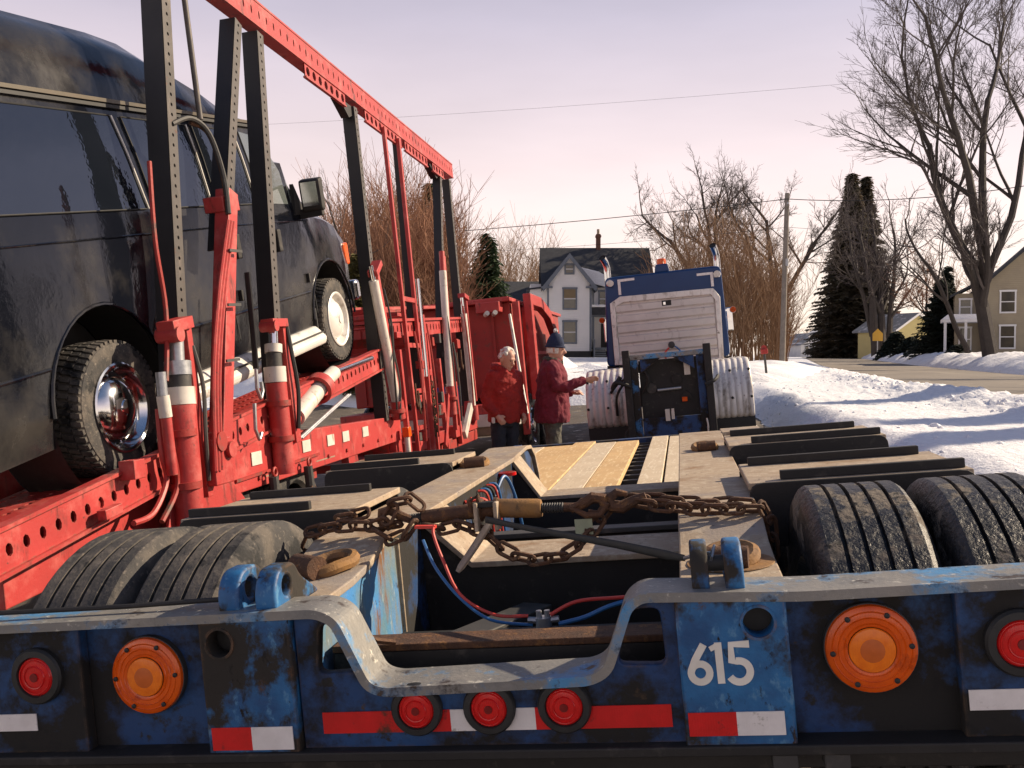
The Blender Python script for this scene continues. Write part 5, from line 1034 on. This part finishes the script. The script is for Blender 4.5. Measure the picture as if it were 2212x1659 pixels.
# beige house on the right
hx, hy = px(2122, 70)
BH = thing('house', 'tall beige house with dark roof behind the big bare maple at right', 'house', (hx, hy, .9), YAW-R(22))
MB().box(0, 8, 0, 9, 0, 5.9).prism([(0, 5.9), (8, 5.9), (4, 9.4)], 'y', 0, 9).build('wall', BEIGE, BH)
for a in ((-.4, 5.55, 4, 9.7), (8.4, 5.55, 4, 9.7)): MB().prism([(a[0], a[1]), (a[2], a[3]), (a[2], a[3]-.28), (a[0], a[1]-.25)], 'y', -.5, 9.4).build('roof', SHING, BH)
MB().box(-1.9, 0, 1, 7, 0, 5.2).build('side_bay', BEIGE, BH); MB().prism([(-2.2, 5.1), (0, 6.3), (0, 6.1), (-2.2, 4.9)], 'y', .6, 7.4).build('bay_roof', SHING, BH)
MB().box(-2.9, .3, -1.8, 1, 2.9, 3.15).build('porch_roof', WTRIM, BH); MB().prism([(-2.9, 3.15), (.3, 3.15), (0, 3.5), (-2.5, 3.5)], 'y', -1.7, 1).build('porch_snow', SNOW, BH)
for x in (-2.7, -1.3, 0): MB().box(x-.09, x+.09, -1.7, -1.52, .3, 2.9).build('porch_post', WTRIM, BH)
for x in (1.2, 3.6, 6): win(BH, x, x+.9, 0, 1.0, 2.6, WTRIM); win(BH, x, x+.9, 0, 3.7, 5.2, WTRIM)
win(BH, 3.5, 4.4, 0, 6.3, 7.5, WTRIM); win(BH, -1.5, -.8, 1, 3.6, 4.7, WTRIM); win(BH, -1.5, -.8, 1, .8, 2.5, WTRIM)
hx, hy = px(1978, 112)
YH = thing('house', 'small yellow house with grey roof between the bare trees across the road', 'house', (hx, hy, .85), YAW+R(24))
MB().box(-3.4, 3.4, 0, 6, -.4, 3.6).prism([(-3.4, 3.6), (3.4, 3.6), (0, 5.4)], 'y', 0, 6).build('wall', YEL, YH)
RG = mat('grey_snowy_shingles', ((.20, .21, .23), (.15, .155, .17), 1), [((.55, .55, .57), 1.2, .56, .66)], rough=.85)
for sx in (-1, 1): MB().prism([(sx*3.9, 3.4), (0, 5.6), (0, 5.4), (sx*3.9, 3.2)], 'y', -.5, 6.5).build('roof', RG, YH); MB().prism([(sx*3.9, 3.42), (0, 5.62), (0, 5.35), (sx*3.9, 3.15)], 'y', -.56, -.49).build('rake_board', WTRIM, YH)
win(YH, -1.6, -.7, 0, 1.0, 2.3, WTRIM); win(YH, .9, 1.8, 0, 1.0, 2.3, WTRIM); MB().box(-.2, .6, -.03, .05, 0, 2.0).build('door', FOUND, YH); MB().box(1.2, 1.6, 4, 4.5, 4.3, 5.9).build('chimney', BRICK, YH)
def cottage(x, d, w, h, pk, label, m=WTRIM, rot=0, rm=None):
    X, Y = px(x, d); c = thing('house', label, 'house', (X, Y, .9), YAW+R(rot)); MB().box(-w/2, w/2, 0, 8, -.3, h).prism([(-w/2, h), (w/2, h), (0, pk)], 'y', 0, 8).build('wall', m, c)
    for sx in (-1, 1): MB().prism([(sx*(w/2+.4), h-.25), (0, pk+.22), (0, pk), (sx*(w/2+.4), h-.45)], 'y', -.4, 8.4).build('roof', rm or RG, c)
    n = max(2, int(w/2.4))
    for k in range(n): q = -w/2+w*(k+.5)/n; win(c, q-.4, q+.4, 0, .8, 2.0, TRIM)
    return c
cottage(1830, 150, 9.5, 4.2, 6.6, 'white house with snowy roof seen under the tall spruce', rot=-8)
cottage(1768, 185, 8, 2.6, 4.6, 'small far house with low snowy gable left of the spruce', mat('pale_grey_siding', ((.5, .5, .5), (.42, .42, .43), 1), rough=.7), rot=14)
cottage(1740, 215, 8, 2.6, 4.2, 'farthest low grey house beside the utility pole', MATS['pale_grey_siding'], rot=-12)
# ------------------------------------------------------------------ street furniture
POLE = mat('weathered_pole_wood', ((.22, .19, .165), (.17, .15, .13), 3), [((.30, .27, .24), 9, .55, .68, (4, 4, .4))], rough=.9); WIRE = mat('black_wire', ((.012, .012, .013), (.015, .015, .015), 3), rough=.6)
def at(x, y, d):                                   # point seen at (x, y) in the photograph at depth d
    X, Y = px(x, d); return Vector((X, Y, HC+(765-y)/1982*d))
X, Y = px(1689, 52)
U = thing('utility_pole', 'weathered wooden utility pole standing in the snow right of the blue truck', 'pole', (X, Y, gz(X, Y)))
MB().tube([(0, 0, -.3), (.1, 0, 5), (.2, 0, 9.9)], [.17, .15, .125], 14).build('shaft', POLE, U); MB().box(.13, .27, -.5, .5, 9.1, 9.2).build('crossarm', POLE, U)
for q in (-.4, .4): MB().lathe([(.05, 0), (.06, .05), (.03, .14), (0, .15)], (.2, q, 9.2), (0, 0, 1), 10).build('insulator', GALV, U)
MB().cyl((.2, -.17, 5.8), (.2, -.17, 6.2), .09, n=12).build('splice_case', GALV, U)
def wire(label, pts, r, sag):
    P = [at(*p) for p in pts]; out = []
    for a, b in zip(P, P[1:]):
        for k in range(12): t = k/12; q = a.lerp(b, t); q.z -= sag*4*t*(1-t); out.append(q)
    out.append(P[-1]); c = out[len(out)//2].copy(); o = bpy.data.objects.new('power_line', None); o.location = c; COL.objects.link(o); OFF[o.name] = c
    tag(o, label, 'wire', 'overhead wires'); MB().tube(out, r, 5).build('cable', WIRE, o)
wire('thick black overhead cable crossing in front of the trees at pole-top height', [(200, 540, 58), (1697, 432, 51.6), (2330, 382, 46)], .022, .5)
wire('thin overhead wire just above the white farmhouse roof', [(600, 552, 66), (1697, 492, 52), (2330, 460, 46)], .010, .5)
wire('highest faint wire crossing the open sky', [(300, 285, 60), (2330, 140, 44)], .006, .4)
def stem(x, d, h): X, Y = px(x, d); return (X, Y, gz(X, Y))
Mt = thing('post_mailbox', 'red box on a leaning dark post in the snow beside the road', 'mailbox', stem(1656, 27, 0)); Mt.rotation_euler = (0, R(-6), 0); Mt.location.z += .25
MB().cyl((0, 0, -.5), (0, 0, .62), .035, n=10).build('post', DKGREY, Mt); MB().box(-.10, .10, -.08, .08, .62, .78).build('box', REDD, Mt, .03); MB().cyl((0, -.03, .80), (0, .03, .80), .085, n=16).build('round_top', REDD, Mt)
Ys = thing('road_sign', 'yellow pentagon road sign on a thin post near the multi-stemmed tree', 'sign', stem(1895, 101, 0)); Ys.rotation_euler = (0, 0, YAW); Ys.scale = (1.35, 1.35, 1.35)
MB().cyl((0, .03, -.3), (0, .03, 2.4), .04, n=8).build('post', GALV, Ys); MB().prism([(-.42, 1.55), (.42, 1.55), (.42, 2.15), (0, 2.55), (-.42, 2.15)], 'y', -.02, .0).build('panel', mat('yellow_sign', ((.65, .36, .03), (.58, .32, .03), 3), rough=.5), Ys)
# ------------------------------------------------------------------ trees
BARK = mat('grey_brown_bark', ((.036, .029, .026), (.052, .042, .036), 4), [((.08, .065, .055), 9, .58, .7, (3, 3, .5))], rough=.9, bump=.02, bscale=14)
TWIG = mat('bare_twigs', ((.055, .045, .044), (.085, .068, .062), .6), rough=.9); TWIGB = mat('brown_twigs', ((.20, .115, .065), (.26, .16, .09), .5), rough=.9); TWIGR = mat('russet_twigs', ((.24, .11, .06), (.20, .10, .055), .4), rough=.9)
NEED = mat('spruce_needles', ((.060, .058, .036), (.10, .075, .045), .8), [((.15, .10, .055), 2.0, .52, .68)], rough=.9); NEEDG = mat('pine_needles', ((.030, .058, .022), (.050, .085, .030), .8), rough=.85); NEEDK = mat('yew_needles', ((.010, .018, .010), (.018, .028, .014), 1), rough=.9); GOLDN = mat('golden_cedar', ((.13, .11, .025), (.10, .085, .02), 1), rough=.9)
def grow(rg, p, d, L, r, lvl, mx_, out, up, wig, kids, ang, shrink, rmin):
    n = 5 if lvl < 2 else (4 if lvl < mx_ else 3); pts = [p.copy()]; rr = [r]; d = d.normalized()
    taper = .55 if lvl < mx_ else .35
    for i in range(n):
        d = (d+Vector((rg.gauss(0, wig), rg.gauss(0, wig), rg.gauss(0, wig)))+Vector((0, 0, up))).normalized(); p = p+d*L/n; pts.append(p.copy()); rr.append(max(rmin*.6, r*(1-(1-taper)*(i+1)/n)))
    out.append((lvl, pts, rr))
    if lvl >= mx_: return
    k = kids[min(lvl, len(kids)-1)]
    for j in range(k):
        t = (.98 if j == 0 else rg.uniform(.28 if lvl else .45, .97)); i = min(int(t*n), n-1); f = t*n-i; q = pts[i].lerp(pts[i+1], f); dd = (pts[i+1]-pts[i]).normalized()
        a, b = frame(dd); th = rg.uniform(0, 2*math.pi); an = R(rg.uniform(*ang))*(.55 if j == 0 else 1); nd = dd*math.cos(an)+(a*math.cos(th)+b*math.sin(th))*math.sin(an)
        grow(rg, q, nd, L*shrink*rg.uniform(.75, 1.15)*(1.05-.35*t if j else 1), max(rmin, rr[i]*(.78 if j == 0 else rg.uniform(.42, .6))), lvl+1, mx_, out, up, wig, kids, ang, shrink, rmin)
def bare(name, label, pos, stems, mx_=5, kids=(5, 5, 5, 4, 4), ang=(22, 52), shrink=.66, up=.05, wig=.10, rmin=.012, seed=1, group='bare winter trees', tw=None, fit=None, sz=1):
    T_ = thing(name, label, 'tree', pos, 0, group); T_.scale = (sz, sz, sz); rg = random.Random(seed); out = []
    for off, d, L, r in stems: grow(rg, Vector(off), Vector(d), L, r, 0, mx_, out, up, wig, kids, ang, shrink, rmin)
    if fit:
        zm = max(p.z for _, P, _ in out for p in P); rm = sorted(math.hypot(p.x, p.y) for l_, P, _ in out if l_ > 2 for p in P); rm = rm[int(len(rm)*.97)]
        for _, P, _ in out:
            for p in P: p.z *= fit[0]/zm; p.x *= fit[1]/rm; p.y *= fit[1]/rm
    a, b = MB(), MB()
    for lvl, pts, rr in out:
        if lvl <= 1: a.tube(pts, rr, 7, caps=False)
        else: b.tube(pts, rr, 4 if lvl == 2 else 3, caps=False, smooth=False)
    a.build('trunk', BARK, T_); b.build('crown', tw or TWIG, T_); return T_
def gp(x, d, dz=-.1): X, Y = px(x, d); return (X, Y, gz(X, Y)+dz)
CR_, SR_ = math.cos(YAW), math.sin(YAW)
def cv(x, y, z): return (x*CR_-y*SR_, x*SR_+y*CR_, z)       # camera-aligned direction
bare('maple_tree', 'big bare maple with forking trunk at the right edge beyond the road', gp(2146, 49), [((0, 0, 0), cv(-.10, 0, 1), 5.4, .46), (cv(-.5, 0, 3.8), cv(-.42, .1, 1), 7.6, .25), (cv(-.45, 0, 4.2), cv(-.16, -.1, 1), 8.6, .27), (cv(-.42, 0, 4.6), cv(.12, .1, 1), 8.8, .26), (cv(-.4, .1, 4.4), cv(.40, -.1, 1), 8, .22)], 5, (4, 5, 5, 5, 5), (18, 46), .64, .06, .07, .010, 11, fit=(26, 7.6))
bare('bare_tree', 'slender bare tree leaning left beside the big maple', gp(2098, 57), [((0, 0, 0), cv(-.17, 0, 1), 5.6, .15)], 4, (5, 5, 5, 4), (25, 60), .62, .03, .09, .012, 5, sz=1.27)
bare('bare_tree', 'multi-stemmed bare tree in front of the spruce across the road', gp(1893, 106), [((0, 0, 0), cv(-.12, 0, 1), 4.8, .30), (cv(.4, 0, 0), cv(.14, .1, 1), 5.2, .28), (cv(.9, .4, 0), cv(.30, -.1, 1), 5.0, .22), (cv(-.1, .5, 1.5), cv(-.25, 0, 1), 4.2, .18)], 5, (4, 5, 4, 4, 3), (22, 52), .66, .05, .09, .012, 21, fit=(12.2, 3.8), sz=1.93)
bare('bare_tree', 'tall wide-crowned bare tree leaning left behind the blue truck', gp(1552, 72), [((0, 0, 0), cv(-.10, 0, 1), 6.0, .36), (cv(-.4, 0, 4.4), cv(-.75, 0, 1), 6.2, .26), (cv(-.45, 0, 4.8), cv(-.3, .1, 1), 6.0, .24), (cv(-.5, 0, 5.2), cv(.15, .1, 1), 5.5, .22)], 5, (4, 5, 5, 5, 4), (26, 58), .62, .04, .08, .011, 31, fit=(17.6, 6.4))
bare('bare_tree', 'broad rounded bare tree above the brown thicket right of the blue truck', gp(1668, 78), [((0, 0, 0), cv(0, 0, 1), 5.0, .34), (cv(.1, 0, 3.8), cv(.6, 0, 1), 6.0, .25), (cv(.0, 0, 4.2), cv(-.5, .1, 1), 6.0, .24), (cv(.0, 0, 4.4), cv(.1, .1, 1), 6.4, .24)], 5, (5, 5, 5, 5, 4), (26, 58), .60, .04, .08, .011, 41, fit=(18.6, 6.0))
bare('bare_tree', 'thin leafless sapling rising beyond the van mirror', gp(735, 40), [((0, 0, 0), cv(-.06, 0, 1), 6.4, .09)], 4, (5, 4, 4, 3), (25, 55), .58, .06, .08, .008, 51, fit=(9.8, 2.2))
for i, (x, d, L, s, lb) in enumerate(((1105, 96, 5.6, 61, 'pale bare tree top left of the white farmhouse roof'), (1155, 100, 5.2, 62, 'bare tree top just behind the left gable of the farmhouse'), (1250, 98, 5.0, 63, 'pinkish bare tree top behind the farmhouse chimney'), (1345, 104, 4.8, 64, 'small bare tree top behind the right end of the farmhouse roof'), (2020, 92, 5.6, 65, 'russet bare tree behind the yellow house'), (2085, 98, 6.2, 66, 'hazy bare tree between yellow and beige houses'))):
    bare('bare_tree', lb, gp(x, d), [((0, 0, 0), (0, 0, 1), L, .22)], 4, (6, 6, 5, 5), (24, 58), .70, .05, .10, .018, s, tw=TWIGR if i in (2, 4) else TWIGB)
# trees that stand out of frame on the right and throw their shade over the ploughed snow
def conifer(name, label, pos, H_, Rb, seed, m=NEED, tops=1, droop=.30, dens=1.0, low=.05, group='evergreens', leaf=.30, full=0, sz=1):
    c = thing(name, label, 'tree', pos, 0, group); c.scale = (sz, sz, sz); rg = random.Random(seed)
    MB().tube([(0, 0, -.2), (0, 0, H_*.97)], [H_*.018, .02], 8).build('trunk', BARK, c); b = MB(); br = MB(); z = H_*low
    while z < H_*.985:
        t = z/H_; R_ = Rb*(min(1, (1-t)/.82)**.95 if full else (1-t)**.85)*(1 if t > .12 else .75+2*t)+.08; nb = max(5, int((9+7*(1-t))*dens))
        for k in range(nb):
            a = rg.uniform(0, 2*math.pi); L_ = R_*rg.uniform(.72, 1.12); dr = droop*rg.uniform(.6, 1.3); d = Vector((math.cos(a), math.sin(a), 0)); s_ = Vector((-d.y, d.x, 0)); zz = z+rg.uniform(-.15, .15)
            f = lambda u: d*L_*u+Vector((0, 0, zz-dr*L_*u+.30*dr*L_*u*u*u))
            br.tube([f(0), f(.5), f(1)], [.03*(1-t)+.012, .018, .006], 3, caps=False, smooth=False)
            n = max(4, int(L_*7*dens))
            for i in range(n):
                u = .12+.88*(i+rg.random())/n; c0 = f(u); w = leaf*(1.15-.55*u)*rg.uniform(.7, 1.3)
                for sd in (-1, 1):
                    tip = c0+s_*sd*w+d*w*rg.uniform(.3, .9)+Vector((0, 0, -w*rg.uniform(.15, .75))); hw = d*w*.26+Vector((0, 0, rg.uniform(-.10, .10)*w))
                    b.add([c0-hw, c0+hw, tip+hw*.5, tip-hw*.5], [(0, 1, 2, 3)])
        z += H_*.030/dens*(1-.35*t)
    br.build('branches', BARK, c); b.build('crown', m, c); return c
conifer('spruce_tree', 'tall dark drooping spruce right of the utility pole', gp(1836, 124), 13.0, 2.9, 3, NEED, sz=1.94, droop=.55, dens=1.7, low=.03, full=1, leaf=.34)
conifer('spruce_tree', 'second lower spruce top merging with the tall spruce on its right', gp(1866, 126), 13.2, 2.5, 9, NEED, sz=1.91, droop=.5, dens=1.5, full=1, leaf=.34)
conifer('pine_tree', 'green young pine behind the red carrier body left of the farmhouse', gp(1052, 50), 7.2, 2.2, 5, NEEDG, droop=-.25, leaf=.36)
conifer('pine_tree', 'green pine top between the hauler posts', gp(930, 60), 11.6, 2.6, 6, NEEDG, droop=-.2, leaf=.40)
conifer('cedar_tree', 'golden green cedar right behind the van front wheel', gp(775, 34), 5.6, 1.5, 7, GOLDN, droop=-.5, dens=1.3, leaf=.26)
conifer('yew_tree', 'dark conical evergreen in front of the beige house porch', gp(2032, 74), 5.6, 2.3, 8, NEEDK, sz=1.23, droop=.1, dens=1.3, low=.02)
conifer('yew_tree', 'taller narrow evergreen left of the beige house', gp(2044, 86), 7.6, 1.7, 18, NEEDK, sz=1.2, droop=.2, dens=1.1, low=.02)
for i, (x, d, h, r, lb) in enumerate(((1935, 95, 1.9, 1.3, 'round dark shrub below the yellow house'), (1968, 88, 1.6, 1.4, 'low dark shrub right of the yellow house door'), (2000, 80, 1.5, 1.6, 'spreading dark shrub left of the conical evergreen'), (2070, 64, 1.4, 1.7, 'low evergreen shrub right of the conical evergreen'), (1803, 135, 2.0, 1.5, 'dark shrub under the spruce'))):
    conifer('evergreen_shrub', lb, gp(x, d), h, r, 70+i, NEEDK, sz=d/60, droop=-.1, dens=1.5, low=.02, group='evergreen shrubs across the road')
# one tree row outside the frame to the right, whose shade falls on the ploughed snow
for k, (x_, y_, h_, lb) in enumerate(((17.6, 11.2, 11.2, 'first clipped cedar beyond the right edge of view'), (18.1, 13.3, 10.6, 'second clipped cedar beyond the right edge of view'), (18.3, 17.6, 11.4, 'third clipped cedar beyond the right edge of view'), (18.6, 19.6, 11.0, 'fourth clipped cedar beyond the right edge of view'), (19.4, 24.5, 11.8, 'fifth clipped cedar beyond the right edge of view'))):
    conifer('cedar_tree', lb, (x_, y_, .5), h_+.7, 2.5, 33+k, NEED, droop=.2, dens=1.2, full=1, leaf=.36, group='cedars in a row across the road')
bare('bare_tree', 'bare tree beyond the right edge of view across the road', (24, 30, .5), [((0, 0, 0), (0, 0, 1), 5, .3), ((0, 0, 3.5), (.4, 0, 1), 5, .2)], 4, (5, 5, 5, 4), (22, 52), .66, .05, .09, .02, 81)
bare('bare_tree', 'second bare tree beyond the right edge of view across the road', (27, 40, .5), [((0, 0, 0), (0, 0, 1), 5.6, .34), ((0, 0, 3.5), (-.4, 0, 1), 5, .2)], 4, (5, 5, 5, 4), (22, 52), .66, .05, .09, .02, 82)
# brown thickets: uncountable shoots
def thicket(label, x0, x1, d0, d1, y_top, n, m, seed, lean=.10, th=.016, base=None):
    rg = random.Random(seed); b = MB(); w = MB()
    for i in range(n):
        x = rg.uniform(x0, x1); d = rg.uniform(d0, d1); X, Y = px(x, d); z0 = gz(X, Y)-.1; e = 1-abs((x-x0)/(x1-x0)-.5)**2*1.2
        h = ((765-y_top)/1982*d+.6)*rg.uniform(.45, 1.0)*e; p = Vector((X, Y, z0)); dr = Vector((rg.gauss(0, lean), rg.gauss(0, lean), 1)).normalized(); pts = [p.copy()]; nn = 5
        for k in range(nn): dr = (dr+Vector((rg.gauss(0, .07), rg.gauss(0, .07), .03))).normalized(); p = p+dr*h/nn; pts.append(p.copy())
        b.tube(pts, [th*2.2*(1-k/nn*.8) for k in range(nn+1)], 3, caps=False, smooth=False)
        for k in range(9):
            q = rg.uniform(.2, .98)*nn; i0 = min(int(q), nn-1); s = pts[i0].lerp(pts[i0+1], q-i0); v = Vector((rg.gauss(0, .5), rg.gauss(0, .5), .9)).normalized(); L_ = h*rg.uniform(.12, .3); e1 = s+v*L_; e2 = e1+(v+Vector((rg.gauss(0, .3), rg.gauss(0, .3), .2))).normalized()*L_*.6
            w.tube([s, e1, e2], [th, th*.7, th*.4], 3, caps=False, smooth=False)
            for j in range(2): v2 = (v+Vector((rg.gauss(0, .5), rg.gauss(0, .5), .1))).normalized(); w.tube([e1, e1+v2*L_*.5], [th*.6, th*.3], 3, caps=False, smooth=False)
    b.add(w.v, w.f); o = b.build('thicket', m); return tag(o, label, 'thicket', kind='stuff')
thicket('dense brown leafless thicket right of the blue truck', 1430, 1700, 56, 68, 470, 420, TWIGB, 1)
thicket('russet leafless thicket behind the hauler and van nose', 690, 1000, 40, 60, 415, 900, TWIGR, 2, .10, .018)
thicket('pale brown scrub around the white farmhouse', 1060, 1200, 80, 95, 520, 160, TWIGB, 3, .1, .02)
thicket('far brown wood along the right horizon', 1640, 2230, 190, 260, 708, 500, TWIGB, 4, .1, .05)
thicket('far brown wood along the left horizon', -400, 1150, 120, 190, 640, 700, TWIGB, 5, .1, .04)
